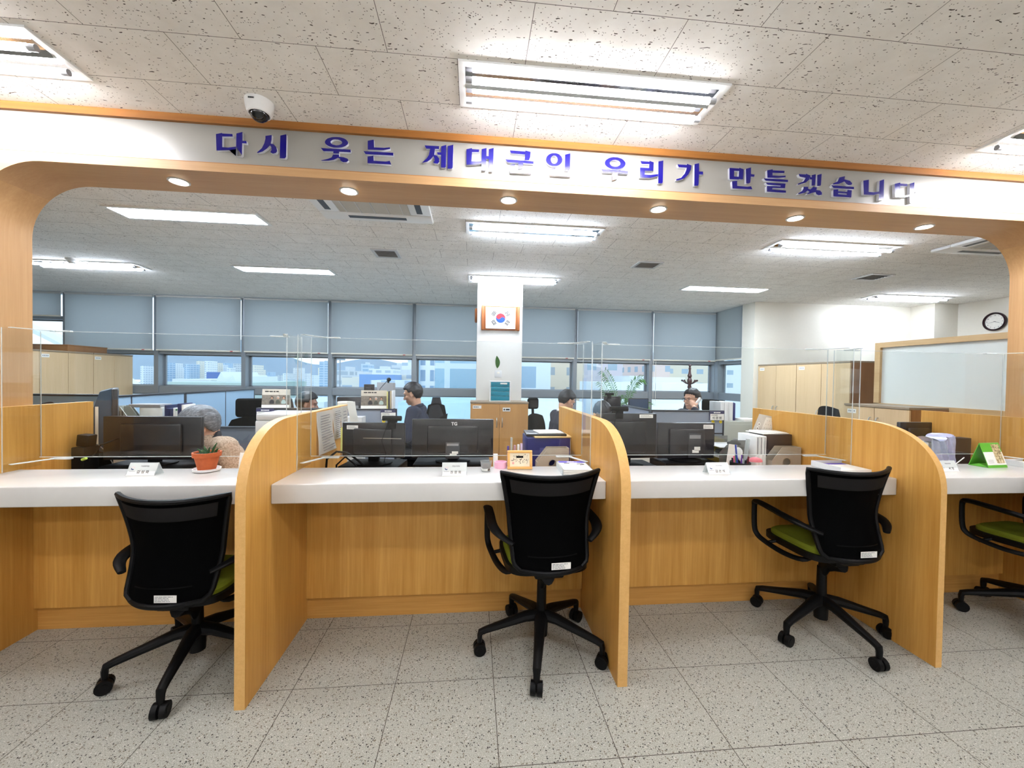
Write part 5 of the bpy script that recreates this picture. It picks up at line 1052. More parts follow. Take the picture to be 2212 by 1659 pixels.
def photo_calendar(label, x, y, z):
    t = thing('desk_calendar', label, 'calendar', (x, y, z), .12, group='photo calendars on the cubicle screens'); w = .125
    m = MB(); m.prism([(-.03, 0), (.03, 0), (.004, .185), (-.004, .185)], -w, w, 'x'); part('stand', m, CREAM, t)
    sl = .026 / .185
    def on(b, o): return -.030 + sl * b - o
    def sheet(nm, x0, x1, z0, z1, mat, o): m = MB(); m.bm.faces.new([m.bm.verts.new((a, on(b, o), b)) for a, b in ((x0, z0), (x1, z0), (x1, z1), (x0, z1))]); part(nm, m, mat, t, smooth=False)
    sheet('page', -w, w, .03, .185, plain('sepia_stone', (128, 118, 106), .8, var=.25, nscale=60), .001); sheet('header', -w, w, .128, .185, plain('sepia_pale', (206, 196, 180), .8), .0014); sheet('lower_page', -w, w, .002, .03, PAPER, .0012)
    m = MB(); lines_block(m, -w * .8, w * .7, .155, .170, 1, on(.16, .0014), h=.7, seed=1); part('printed_header', m, INK, t, smooth=False)
    for k, (px, cl, hr) in enumerate([(-.035, (60, 58, 60), (30, 28, 28)), (.02, (86, 88, 78), (196, 192, 186)), (.072, (176, 196, 190), (90, 60, 44))]):
        for nm, cz, rx, rz, col, o in (('figure_body', .052, .022, .030, cl, .002), ('figure_hair', .103, .0125, .015, hr, .0022), ('figure_face', .098, .009, .012, (206, 160, 132), .0026)):
            m = MB(); m.sph((px, on(cz, o), cz), rx, .0007, rz, 14, 8); part(nm, m, plain('print_%d_%d_%d' % col, col, .8), t)
photo_calendar('photo calendar with three figures on the left cubicle screen, above its name plate', -1.955, 4.21, 1.0905)
photo_calendar('photo calendar with three figures on the right cubicle screen, beside the upright magazines', -1.005, 4.21, 1.0905)
for k in range(4):
    cols = [(206, 200, 130), (70, 70, 74), (186, 170, 140), (225, 228, 232)]
    m = MB(); m.box(-.007, .007, -.02, .10, 0, .175 + .004 * k, .002); single('magazine', m, plain('magazine_%d' % k, cols[k], .5), ['olive', 'dark grey', 'tan', 'white'][k] + ' magazine upright beside the right photo calendar', 'magazine', (-.868 + k * .0165, 4.20, 1.0905), group='magazines beside the right photo calendar')
m = MB(); m.lathe([(.075, 0), (.078, .01), (.078, .062), (.07, .068), (0, .068)], seg=28); single('round_tin', m, CREAM, 'round cream tin on the cubicle screen left of the right calendar', 'tin', (-1.29, 4.22, 1.0905))
t = thing('paper_tray', 'grey white document box hanging behind the first divider below the round tin', 'tray', (-1.12, 3.95, 0)); m = MB(); m.box(-.09, .075, -.04, .1, .60, 1.03, .003); part('body', m, LGREY, t); m = MB(); m.box(-.08, .065, -.05, .11, 0, .60); part('stand', m, GREY, t, smooth=False)

# printer and its stand behind the first divider
t = thing('printer', 'light grey office printer just behind the first curved divider', 'printer', (-1.55, 3.66, .78))
m = MB(); m.box(-.24, .24, -.17, .2, 0, .26, .012); m.box(-.235, .235, -.165, .2, .262, .315, .01); part('body', m, LGREY, t); m = MB(); m.box(-.16, .16, -.176, -.168, .06, .10, .002); part('output_slot', m, DARKG, t); m = MB(); m.box(.02, .08, -.1685, -.165, .285, .292); part('maker_mark', m, INKG, t, smooth=False)
m = MB(); m.box(-.26, .26, -.2, .22, .04, .78, .004); m.box(-.25, .25, -.19, .22, 0, .04); single('low_cabinet', m, LGREY, 'low grey cabinet that carries the light grey printer', 'cabinet', (-1.55, 3.66, 0))
# desks of the second row
def desk(label, x0, x1, y0, y1, z=.73):
    t = thing('staff_desk', label, 'desk', ((x0 + x1) / 2, (y0 + y1) / 2, 0), group='desks in the open office'); hx, hy = (x1 - x0) / 2, (y1 - y0) / 2
    m = MB(); m.box(-hx, hx, -hy, hy, z - .025, z, .003); part('desk_top', m, LGREY, t)
    for s in (-1, 1): m = MB(); m.box(s * (hx - .03) - .015, s * (hx - .03) + .015, -hy + .03, hy - .03, 0, z - .025); part('leg', m, GREY, t, smooth=False)
desk('grey desk behind the two photo calendars', -1.48, -.79, 4.26, 5.05)
desk('grey desk behind the screen with the two yellow dots', 2.0, 2.75, 4.26, 4.92)
desk('grey desk of the suited man reading, under the windows right of the pillar', 1.45, 1.92, 4.75, 5.4)
desk('grey desk under the palm and the two far monitors', 1.7, 2.6, 5.5, 6.1)
desk('grey desk left of the left photo calendar, behind the screen', -2.12, -1.52, 4.98, 5.5)
# second-row machines
t = thing('printer', 'black desktop printer behind the far end of the first curved divider', 'printer', (-1.27, 4.62, .73)); m = MB(); m.box(-.19, .16, -.15, .15, 0, .46, .01); part('body', m, BLACKG, t); m = MB(); m.box(-.12, .10, -.156, -.15, .30, .41, .003); part('front_panel', m, DARKG, t); m = MB(); m.box(-.06, .04, -.1585, -.156, .34, .37); part('maker_mark', m, GREY, t, smooth=False); m = MB(); m.sph((.12, 0, .475), .05, .04, .025); part('top_dial', m, DARKG, t)
t = thing('computer_monitor', 'grey backed monitor with a webcam, turned toward the man in navy', 'monitor', (-.99, 4.62, .73), math.radians(-52), group='computer monitors')
m = MB(); m.box(-.2, .2, 0, .03, .22, .62, .006); part('casing', m, GREY, t); m = MB(); m.box(-.19, .19, .0302, .0312, .235, .605); part('screen', m, BLACK, t, smooth=False); m = MB(); m.box(-.03, .03, -.01, .02, .01, .4); m.lathe([(.10, 0), (.10, .01), (.03, .016), (0, .016)], (0, .01, 0), 20); part('stand', m, DARKG, t); m = MB(); m.sph((.1, .0, .655), .03, .022, .022); m.tube([(.1, .0, .65), (.1, -.01, .62)], .012); m.tube([(.1, -.02, .64), (-.05, -.03, .55), (-.15, -.02, .3), (-.1, -.02, .05)], .003, 6); part('webcam', m, BLACK, t)
monitor('black backed monitor behind the right photo calendar', 786, 830, 808, 868, 4.86, standz=.73)
m = MB(); m.prism([(-.05, 0), (.05, 0), (.065, .14), (-.065, .14)], -.004, .004, 'y'); single('paper_bag', m, LGREY, 'pale grey paper card standing behind the upright magazines', 'card', (-.93, 4.34, .73)) if False else m.bm.free()
monitor('dark monitor with light top edge, left of the palm', 1305, 856, 1341, 885, 5.52, standz=.73, webcam=.3)
monitor('monitor showing its dim screen in front of the palm', 1358, 860, 1401, 884, 5.52, standz=.73, face='front')

# binders behind the second divider
for k in range(7):
    cols = [(236, 236, 232), (238, 238, 234), (52, 44, 66), (206, 196, 172), (214, 206, 180), (64, 116, 120), (120, 96, 150)]
    m = MB(); m.box(-.022, .022, -.09, .09, 0, .275, .002); m.box(-.016, .016, -.0915, -.09, .18, .24); single('binder', m, plain('binder_%d' % k, cols[k], .5), ['first white', 'second white', 'black', 'first tan', 'second tan', 'teal', 'violet'][k] + ' binder from the left in the row behind the second divider', 'binder', (1.44 + k * .047, 3.86, .80), group='binders behind the second divider')
m = MB(); m.box(-.2, .22, -.12, .14, .04, .80, .003); m.box(-.19, .21, -.11, .13, 0, .04); single('low_cabinet', m, LGREY, 'low grey cabinet under the row of binders', 'cabinet', (1.57, 3.86, 0))

# grey steel cabinet with files by the corner window
t = thing('cabinet', 'beige grey steel cabinet with piled papers, left of the white corner wall', 'cabinet', (3.30, 4.62, 0)); SB_ = plain('beige_steel', (176, 178, 166), .5, var=.02)
m = MB(); m.box(-.26, .26, 0, .42, .03, .93, .004); m.box(-.25, .25, .01, .41, 0, .03); part('body', m, SB_, t); m = MB(); m.box(-.24, .22, -.012, 0, .08, .90, .004); part('door', m, SB_, t)
for k in range(3): m = MB(); m.box(-.026, .026, -.12, .12, 0, .235, .003); m.box(-.018, .018, -.1215, -.12, .15, .21); single('binder', m, WHITEP, ['left', 'middle', 'right'][k] + ' of three white binders on the steel cabinet by the window corner', 'binder', (3.10 + k * .056, 4.83, .9305), group='white binders on the steel cabinet')
m = MB(); m.box(-.012, .012, -.14, .12, 0, .22, .002); single('folder', m, NAVY, 'navy folder upright right of the white binders on the steel cabinet', 'folder', (3.34, 4.86, .9305), rotz=-.5)
m = MB(); m.box(-.12, .13, -.15, .13, 0, .018, .001); m.box(-.11, .12, -.13, .12, .0185, .034, .001, rot=(0, 0, .1)); single('paper_stack', m, PAPER, 'flat pile of white papers at the front of the steel cabinet', 'papers', (3.42, 4.78, .9305), rotz=.05) if False else m.bm.free()
m = MB(); m.box(-.10, .09, -.09, .08, 0, .03, .002, rot=(0, 0, .08)); single('paper_stack', m, PAPER, 'flat pile of white papers at the front of the steel cabinet', 'papers', (3.42, 4.73, .931))

# coat rack with a coat
t = thing('coat_rack', 'dark turned wood coat rack before the corner windows', 'coat rack', (3.36, 5.95, 0)); DW = plain('dark_mahogany', (58, 30, 34), .35, var=.1)
m = MB(); m.lathe([(.03, .02), (.03, .3), (.022, .5), (.022, 1.30), (.032, 1.32), (.024, 1.36), (.036, 1.40), (.036, 1.44), (.022, 1.46), (.034, 1.50), (.022, 1.53), (.014, 1.58), (.02, 1.61), (.012, 1.64), (.024, 1.66), (.018, 1.675), (0, 1.675)], seg=18); part('pole', m, DW, t)
for k in range(4):
    a = k * PI / 2 + .1; c, s = math.cos(a), math.sin(a)
    m = MB(); m.tube([(c * .02, s * .02, 1.37), (c * .07, s * .07, 1.385), (c * .125, s * .125, 1.42)], .008, 8); m.sph((c * .13, s * .13, 1.425), .016); part('hook', m, DW, t)
    m = MB(); m.tube([(c * .02, s * .02, .28), (c * .12, s * .12, .12), (c * .22, s * .22, .015)], .016, 8); part('leg', m, DW, t)
m = MB()
def coat(a, b):
    th = 2 * PI * a; rr = (.05 + .13 * b ** .8) * (1 + .12 * math.sin(5 * th) * b); return (.02 + rr * .95 * math.cos(th), -.04 + rr * .8 * math.sin(th), 1.30 - .62 * b)
m.grid(coat, 40, 14); m.bm.faces.new([m.bm.verts.new(coat(k / 24, 0)) for k in range(24)]); part_o = single('coat', m, plain('dark_coat', (34, 34, 44), .85, var=.15, nscale=40), 'dark coat hanging on the turned wood coat rack', 'coat', (3.36, 5.95, 0))

# palm by the window
t = thing('potted_palm', 'small palm with arching fronds behind the far monitor, by the windows', 'plant', (2.40, 6.25, 0))
m = MB(); m.lathe([(.13, 0), (.17, .36), (.18, .38), (.16, .38), (.15, .34), (0, .34)], seg=24); part('pot', m, WHITEP, t)
def frond(p0, p1, p2, n, L, seed):
    rd = random.Random(seed); m = MB(); P = [Vector(p0) * (1 - u) ** 2 + Vector(p1) * 2 * u * (1 - u) + Vector(p2) * u * u for u in [i / 16 for i in range(17)]]
    m.tube(P, [.008 - .006 * i / 16 for i in range(17)], 6)
    n = int(n * 1.9)
    for i in range(n):
        u = .40 + .60 * (i / n); f = u * 16; k = min(int(f), 15); q = P[k].lerp(P[k + 1], f - k); d = (P[k + 1] - P[k]).normalized(); s0 = d.cross(Vector((0, 1, 0))).normalized()
        for s in (-1, 1):
            ll = L * (.6 + .5 * math.sin(PI * (u - .3))) * rd.uniform(.8, 1.1)
            tip = q + d * ll * .55 + s0 * s * ll * .55 + Vector((0, rd.uniform(-.05, .05), -.35 * ll)); mid = q.lerp(tip, .5) + Vector((0, 0, .02)); wv = d * .009
            vs = [m.bm.verts.new(c) for c in (q, mid - wv, tip, mid + wv)]; m.bm.faces.new(vs)
    part('frond', m, LEAF, t)
frond((0, 0, .34), (-.05, 0, 1.3), (-.33, -.05, 1.57), 11, .16, 1)
frond((0, 0, .34), (-.1, 0, 1.0), (-.40, -.1, 1.40), 10, .14, 2)
frond((0, 0, .34), (.05, 0, 1.45), (.30, -.05, 1.46), 13, .17, 3)
frond((0, 0, .34), (.05, -.1, 1.25), (.36, -.2, 1.03), 14, .17, 4)
frond((0, 0, .34), (-.02, -.1, 1.2), (-.10, -.3, 1.05), 12, .17, 5)
frond((0, 0, .34), (.02, .1, 1.2), (.12, .2, 1.12), 10, .15, 6)

# shelf with trays and books behind the wide monitor
m = MB(); m.box(-.50, .46, -.14, .13, .04, .86, .003); m.box(-.49, .45, -.13, .12, 0, .04); single('low_cabinet', m, LGREY, 'low grey cabinet with trays and books behind the wide black monitor', 'cabinet', (-2.42, 3.44, 0))
GP = plain('grey_tray_plastic', (150, 156, 150), .5, var=.04)
for k, x in enumerate((-2.76, -2.69)):
    t = thing('magazine_file', ['left', 'right'][k] + ' ribbed grey file holder behind the wide monitor', 'file holder', (x, 3.45 - .11 * k, .8605), group='ribbed grey file holders'); 
    m = MB(); m.prism([(-.05, 0), (.17, 0), (.17, .05), (.0, .295), (-.05, .295)], 0, .006, 'y'); m.prism([(-.05, 0), (.17, 0), (.17, .05), (.0, .295), (-.05, .295)], .09, .096, 'y'); m.box(-.05, .17, .006, .09, 0, .006); m.box(-.05, -.045, .006, .09, .006, .295); part('shell', m, GP, t, smooth=False)
    m = MB()
    for i in range(8): m.box(.0 - .03 + i * .022, .008 - .03 + i * .022, -.003, 0, .05, .265 - max(0, i - 2) * .034, rot=(0, 0, 0))
    part('slots', m, DARKG, t, smooth=False)
m = MB(); m.box(-.085, .085, -.06, .06, 0, .285, .003); m.mat(1); m.box(-.16, .07, -.065, .065, .2855, .31, .002); single('storage_box', m, [plain('white_carton', (224, 228, 224), .7), GREY], 'white box topped by a grey bar behind the wide monitor', 'box', (-2.545, 3.50, .8605))
for k, (w, hh, c, nm) in enumerate([(.022, .36, (32, 40, 78), 'navy'), (.034, .33, (38, 44, 84), 'blue and white first'), (.034, .33, (38, 44, 84), 'blue and white second'), (.024, .335, (226, 230, 228), 'white thin'), (.026, .335, (222, 226, 224), 'white green marked'), (.036, .375, (34, 40, 84), 'tall navy'), (.024, .365, (230, 228, 222), 'cream')]):
    w *= .62; hh *= .85; x = -2.425 + sum([.022, .034, .034, .024, .026, .036, .024][:k]) * .72
    t = thing('binder', nm + ' binder in the row at the grey haired person\'s head', 'binder', (x, 3.42, .8605), group='binders behind the wide monitor'); m = MB(); m.box(-w / 2, w / 2, 0, .14, 0, hh, .002); part('cover', m, plain('bk_%d_%d_%d' % c, c, .5), t)
    if k in (1, 2): m = MB(); m.box(-w * .42, w * .42, -.001, 0, .02, hh * .55); m.sph((0, -.001, hh * .55), w * .42, .0008, w * .42, 12, 8); part('spine_label', m, PAPER, t)
    if k == 4: m = MB(); m.cyl((0, -.001, .27), (0, 0, .27), .007, seg=10); part('spine_label', m, plain('green_dot', (40, 130, 70), .6), t)
t = thing('desk_fan', 'tiny pink and white desk fan by the edge-on monitor', 'fan', (-2.80, 3.32, .8605)); m = MB(); m.lathe([(.05, 0), (.05, .012), (.012, .02), (.008, .30), (0, .30)], seg=18); part('stand', m, plain('apricot_plastic', (226, 186, 150), .4), t)
m = MB(); m.lathe([(.035, -.008), (.04, 0), (.035, .008), (.026, .006), (.026, -.006)], (0, 0, 0), 22, 'y', ring=True); m.move(Matrix.Translation((0, 0, .33))); part('fan_ring', m, plain('pale_pink', (236, 206, 214), .4), t); m = MB(); m.cyl((0, -.0095, .33), (0, -.0082, .33), .009, seg=10); part('hub', m, INKG, t)

# ---------------------------------------------------------------- office chairs on the staff side
def staff_chair(label, x, y, ang, hb=.92, wb=.44, shell=BLACKF, frame=BLACK, head=None, round_top=.5, seat_z=.46):
    t = thing('office_chair', label, 'chair', (x, y, 0), math.radians(ang), group='staff office chairs')
    for k in range(5):
        a = 2 * PI * k / 5 + .3; c, s = math.cos(a), math.sin(a); m = MB(); m.tube([(c * .03, s * .03, .13), (c * .28, s * .28, .085), (c * .29, s * .29, .06)], [.028, .018, .014], 8); m.sph((c * .29, s * .29, .028), .028); part('leg', m, frame, t)
    m = MB(); m.cyl((0, 0, .09), (0, 0, seat_z - .05), .026, seg=14); part('gas_column', m, frame, t)
    m = MB(); m.box(-.235, .235, -.22, .24, seat_z - .06, seat_z, .03, 3); part('seat', m, shell, t)
    m = MB()
    def bp(a, b):
        u = 2 * a - 1; ww = wb / 2 * (1 - round_top * max(0, b - .55) ** 2 * 2.2); return (u * ww, -.24 - .07 * b + .05 * u * u, seat_z + .06 + (hb - seat_z - .06) * b - .03 * u * u * b)
    m.grid(bp, 20, 20, .03); part('backrest', m, shell, t, angle=70)
    m = MB(); m.tube([(0, -.1, seat_z - .07), (0, -.27, seat_z - .02), (0, -.31, seat_z + .2)], [.03, .03, .02], 8); part('back_spine', m, frame, t)
    for s in (-1, 1): m = MB(); m.tube([(s * .24, -.05, seat_z - .04), (s * .28, -.05, seat_z + .18), (s * .28, .14, seat_z + .2)], .016, 8); part('arm', m, frame, t)
    if head:
        hw, h0, h1 = head; m = MB(); m.box(-hw, hw, -.37, -.31, h0, h1, .035, 4); m.tube([(0, -.33, hb - .1), (0, -.35, h0 + .05)], .02, 8); part('headrest', m, shell, t)
    return t
staff_chair('black office chair with a wide headrest right of the grey haired person', -2.38, 4.42, 195, .95, head=(.155, .94, 1.15))
staff_chair('dark office chair back with two rounded lobes behind the left end panel', -3.19, 3.05, 180, 1.19, wb=.16, shell=DARKG, round_top=.3)
staff_chair('rounded dark office chair that the man in navy sits on', -.60, 4.72, 82, 1.0, wb=.42)
staff_chair('dark office chair that carries the pointed jacket, left of the honey cabinet', -.45, 5.29, 0, 1.10, wb=.26)
staff_chair('white framed office chair with black headrest left of the suited man reading', .98, 5.40, 200, .92, wb=.30, frame=WHITEP, head=(.09, .98, 1.14))
staff_chair('black office chair with headrest that the man on the phone sits on', 2.80, 4.86, 112, .98, head=(.13, 1.02, 1.18))
staff_chair('dark rounded chair back above the third curved divider', 3.40, 3.28, 178, 1.20, wb=.27, shell=plain('charcoal_mesh', (52, 52, 56), .8, var=.15, nscale=300))
m = MB()
def jk(a, b): th = 2 * PI * a; rr = .045 + .10 * b; return (rr * 1.0 * math.cos(th) * (1 + .1 * math.sin(4 * th)), rr * .6 * math.sin(th), 1.17 - .5 * b)
m.grid(jk, 48, 20); m.bm.faces.new([m.bm.verts.new(jk(k / 20, 0)) for k in range(20)]); single('jacket', m, plain('black_jacket', (26, 26, 36), .8, var=.15, nscale=30), 'dark pointed jacket hung over the chair beside the man in navy', 'jacket', (-.45, 5.02, 0), angle=80)
m = MB()
def jk2(a, b): th = 2 * PI * a; rr = .09 + .07 * b; return (rr * 1.0 * math.cos(th) * (1 + .1 * math.sin(4 * th)) + .02 * b, rr * .7 * math.sin(th), 1.20 - .5 * b - .05 * math.cos(th))
m.grid(jk2, 48, 20); m.bm.faces.new([m.bm.verts.new(jk2(k / 20, 0)) for k in range(20)]); single('jacket', m, plain('charcoal_jacket', (44, 46, 56), .85, var=.2, nscale=30), 'charcoal jacket over the chair left of the left photo calendar', 'jacket', (-2.10, 4.66, 0), angle=80)
# ================================================================ people
def capsule(m, p0, r0, p1, r1, seg=16):
    p0, p1 = Vector(p0), Vector(p1); m.sph(p0, r0, seg=seg, rings=10); m.sph(p1, r1, seg=seg, rings=10)
    if (p1 - p0).length > 1e-4: m.cyl(p0, p1, r0, r1, seg, cap=True)
def fuse(m, name, voxel, mat, parent, smooth_it=4, label=None):
    """union overlapping volumes into one continuous skin"""
    me = bpy.data.meshes.new(name); bmesh.ops.recalc_face_normals(m.bm, faces=m.bm.faces); m.bm.to_mesh(me); m.bm.free()
    ob = bpy.data.objects.new(name, me); COL.objects.link(ob)
    md = ob.modifiers.new('r', 'REMESH'); md.mode = 'VOXEL'; md.voxel_size = voxel
    sm = ob.modifiers.new('s', 'SMOOTH'); sm.iterations = smooth_it; sm.factor = .5
    res = baked(ob); bpy.data.objects.remove(ob); bpy.data.meshes.remove(me)
    res.materials.clear(); res.materials.append(mat); res.polygons.foreach_set('use_smooth', [True] * len(res.polygons))
    o = put(name, res, parent)
    if label: o['label'] = label
    return o
def person(label, loc, ang, own_seat=True, lean=.1, head_pitch=-.1, head_yaw=0, head_shift=(0, 0, 0), skin=SKIN, hair=None, hair_vol=1.0, top=None, top_r=1.0, hands=None, trousers=None, collar=None, collar_mat=None, voxel=.0065, fleece=False, glasses=False, seat=.46, scale=1.0, elder=False):
    t = thing('person', label, 'person', loc, math.radians(ang)); hip = Vector((0, 0, seat + .12)); seat = seat + .02
    L = Matrix.Rotation(-lean, 4, 'X')                         # lean forward (towards +y)
    def T(x, y, z): return hip + (L @ Vector((x, y, z)))       # torso frame
    chest, neck0 = T(0, .01, .33), T(0, .0, .50); sh = {s: T(s * .175, 0, .455) for s in (-1, 1)}
    hc = T(0, .045, .50) + Vector(head_shift) + Vector((0, .03 * math.sin(lean), .155))
    H = Matrix.Translation(hc) @ Matrix.Rotation(head_yaw, 4, 'Z') @ Matrix.Rotation(head_pitch, 4, 'X')
    def hp(x, y, z): return H @ Vector((x, y, z))
    HR = H.to_euler()
    hands = hands or {1: (.16, .42, .26), -1: (-.16, .42, .26)}
    wr, el = {}, {}
    for s in (-1, 1):
        w_ = hip + Vector(hands[s]); mid = (sh[s] + w_) / 2; d = w_ - sh[s]; need = max(0.0, .29 ** 2 - (d.length / 2) ** 2)
        down = Vector((s * .55, -.25, -1)); down -= d.normalized() * down.dot(d.normalized()); el[s] = mid + down.normalized() * math.sqrt(need); wr[s] = w_
    # body: one skin from head to feet
    m = MB()
    m.sph(hc, .001)
    def ell(c, rx, ry, rz, seg=20):
        vs = m.sph((0, 0, 0), rx, ry, rz, seg, 14)
        for v in vs: v.co = H @ (v.co + Vector(c))
    ell((0, -.012, .032), .076, .096, .093); ell((0, .022, -.035), .063, .070, .082); ell((0, .066, -.095), .028, .022, .022); ell((0, .077, .032), .05, .02, .016)
    capsule(m, hp(0, .088, .012), .0085, hp(0, .110, -.030), .0135); capsule(m, hp(-.012, .093, -.033), .009, hp(.012, .093, -.033), .009)
    ell((0, .086, -.062), .025, .014, .008); ell((0, .083, -.074), .022, .014, .009)
    for s in (-1, 1): ell((s * .042, .062, -.02), .024, .022, .020); ell((s * .078, -.004, -.008), .010, .020, .032)
    capsule(m, neck0, .058, hp(0, -.02, -.07), .055); capsule(m, T(0, 0, .08), .105, chest, .10); capsule(m, chest, .10, neck0 - Vector((0, 0, .03)), .075)
    for s in (-1, 1):
        capsule(m, sh[s], .055, el[s], .043); capsule(m, el[s], .042, wr[s], .027)
        d = (wr[s] - el[s]).normalized(); side = d.cross(Vector((0, 0, 1))).normalized() * s; nrm = side.cross(d).normalized() * s
        palm = wr[s] + d * .055; vs = m.sph((0, 0, 0), .040, .048, .016, 14, 8); q = Matrix((side, d, side.cross(d))).transposed()
        for v in vs: v.co = q @ v.co + palm
        for k, (o, ln) in enumerate(((-.027, .062), (-.009, .074), (.009, .070), (.027, .055))):
            b0 = palm + d * .035 + side * o; b1 = b0 + d * ln * .5 - Vector((0, 0, .012)); b2 = b1 + d * ln * .35 - Vector((0, 0, .028))
            capsule(m, b0, .0095, b1, .0088, 10); capsule(m, b1, .0088, b2, .0075, 10)
        th0 = palm - d * .02 - side * .030; capsule(m, th0, .012, th0 + d * .035 - side * .028 - Vector((0, 0, .012)), .0095, 10); capsule(m, th0 + d * .035 - side * .028 - Vector((0, 0, .012)), .0095, th0 + d * .062 - side * .03 - Vector((0, 0, .022)), .0085, 10)
        hp0 = hip + Vector((s * .09, 0, -.01)); kn = hip + Vector((s * .12, .43, .01)); an = Vector((s * .13, .40, .09)); capsule(m, hp0, .085, kn, .058); capsule(m, kn, .055, an, .038); capsule(m, an, .034, Vector((s * .14, .50, .035)), .03)
    capsule(m, hip, .125, T(0, 0, .08), .125)
    fuse(m, 'body', voxel, skin, t, 3)
    # eyes, brows, lips
    for s in (-1, 1):
        m = MB(); vs = m.sph((0, 0, 0), .0125, .006, .0055, 12, 8)
        for v in vs: v.co = H @ (v.co + Vector((s * .031, .084, .005)))
        part('eye', m, plain('eye_dark', (40, 30, 28), .2), t)
        m = MB(); vs = m.sph((0, 0, 0), .018, .006, .0035, 12, 6)
        for v in vs: v.co = H @ (v.co + Vector((s * .032, .087, .027)))
        part('eyebrow', m, hair, t)
    m = MB(); vs = m.sph((0, 0, 0), .022, .006, .005, 12, 6)
    for v in vs: v.co = H @ (v.co + Vector((0, .092, -.068)))
    part('lips', m, plain('lips', (172, 98, 88), .5), t)
    # hair cap with a hairline over brow, ears and nape
    m = MB(); vs = m.sph((0, 0, 0), 1, seg=56, rings=40); rd = random.Random(int(loc[0] * 1000))
    for v in vs:
        c = v.co.copy(); n = c.normalized(); x, y, z = n
        front = .46 - .25 * abs(x) ** 3; lim = front * min(1, max(0, (y + .02) / .45)) if y > -.02 else -1.3 * min(1, (-.02 - y) / .30)
        if abs(x) > .55 and .0 < y < .34: lim = min(lim, -.05)
        lim += .035 * math.sin(x * 17 + y * 11)
        k = min(1, max(0, (z - lim) / .10 + .5)); k = k * k * (3 - 2 * k)
        st = 1 + .018 * math.sin(13 * math.atan2(x, z + .4) + 5 * y) + .010 * math.sin(31 * x + 19 * y)
        ro = Vector((.089, .108, .107)) * hair_vol * st; ri = Vector((.062, .075, .070))
        r = ri.lerp(ro, k); v.co = H @ (Vector((x * r.x, y * r.y - .014, z * r.z + .030)))
    part('hair', m, hair, t, angle=80)
    if glasses:
        m = MB()
        for s in (-1, 1):
            m.tube([H @ Vector((s * .033 + .022 * math.cos(a), .104, .004 + .016 * math.sin(a))) for a in [2 * PI * k / 18 for k in range(18)]], .0018, 6, closed=True)
            m.tube([hp(s * .055, .103, .008), hp(s * .078, .05, .010), hp(s * .082, -.01, .006)], .0018, 6)
        m.tube([hp(-.011, .105, .006), hp(.011, .105, .006)], .0018, 6); part('glasses', m, plain('glasses_frame', (50, 36, 40), .3), t)
    # clothes
    m = MB(); g = top_r
    capsule(m, T(0, 0, .0), .145 * g, T(0, 0, .12), .145 * g); capsule(m, T(-.035, 0, .12), .13 * g, T(-.06, .01, .34), .125 * g); capsule(m, T(.035, 0, .12), .13 * g, T(.06, .01, .34), .125 * g); capsule(m, T(-.06, .0, .34), .12 * g, T(0, -.005, .45), .085 * g); capsule(m, T(.06, .0, .34), .12 * g, T(0, -.005, .45), .085 * g)
    capsule(m, T(0, -.01, .43), .085 * g, T(0, -.01, .495), .066 * g)
    for s in (-1, 1):
        capsule(m, sh[s] * 1.0, .074 * g, T(s * .09, 0, .44), .08 * g); capsule(m, sh[s], .072 * g, el[s], .060 * g); e = el[s].lerp(wr[s], .88); capsule(m, el[s], .059 * g, e, .042 * g)
    fuse(m, 'jacket', voxel, top, t, 4)
    m = MB(); cr_ = .072 * g
    P = [T(cr_ * math.cos(a), -.005 + cr_ * .95 * math.sin(a), .505 + .020 * (-math.sin(a))) for a in [2 * PI * k / 24 for k in range(24)]]
    m.tube(P, .017 if fleece else .012, 8, closed=True, flat=(1, 1.5)); part('collar', m, collar_mat or top, t)
    m = MB(); capsule(m, hip, .14, hip + Vector((0, 0, .03)), .14)
    for s in (-1, 1): hp0 = hip + Vector((s * .09, 0, -.01)); kn = hip + Vector((s * .12, .43, .01)); an = Vector((s * .13, .40, .12)); capsule(m, hp0, .095, kn, .068); capsule(m, kn, .066, an, .052)
    fuse(m, 'trousers', voxel * 1.3, trousers or plain('dark_trousers', (38, 40, 48), .9, var=.1), t, 3)
    for s in (-1, 1): m = MB(); capsule(m, (s * .13, .39, .045), .043, (s * .145, .52, .035), .035); m.sph((s * .13, .385, .05), .045, .05, .05); part('shoe', m, BLACK, t)
    if not own_seat: return t, H, T, hip
    m = MB(); m.box(-.22, .22, -.22, .25, seat - .06, seat - .004, .025, 3); m.cyl((0, 0, .06), (0, 0, seat - .05), .025, seg=12); m.lathe([(.27, 0.0), (.27, .03), (.05, .07), (0, .07)], seg=20); ob = m
    st = thing('office_chair', 'plain dark swivel seat under the ' + label.split(' ', 1)[0] + ' ' + ' '.join(label.split(' ')[1:6]), 'chair', loc, math.radians(ang)); part('seat', ob, BLACK, st)
    return t, H, T, hip
NAVYJ = plain('navy_jacket', (26, 34, 58), .8, var=.15, nscale=50)
SUIT = plain('dark_navy_suit', (24, 28, 44), .75, var=.12, nscale=80)
BLKH = plain('black_hair', (20, 20, 26), .45, var=.3, nscale=60)
k = NT('grey_streaked_hair'); v = k.noise(k.coords((22, 3, 14)), 8, 4, .6); rr = k.ramp(v.outputs[0], [(.3, rgb(66, 68, 74)), (.5, rgb(98, 101, 107)), (.72, rgb(150, 153, 158))]); k.link(rr.outputs[0], k.b.inputs['Base Color']); k.b.inputs['Roughness'].default_value = .55; k.bump(v.outputs[0], .5, .004); GRYH = k.m
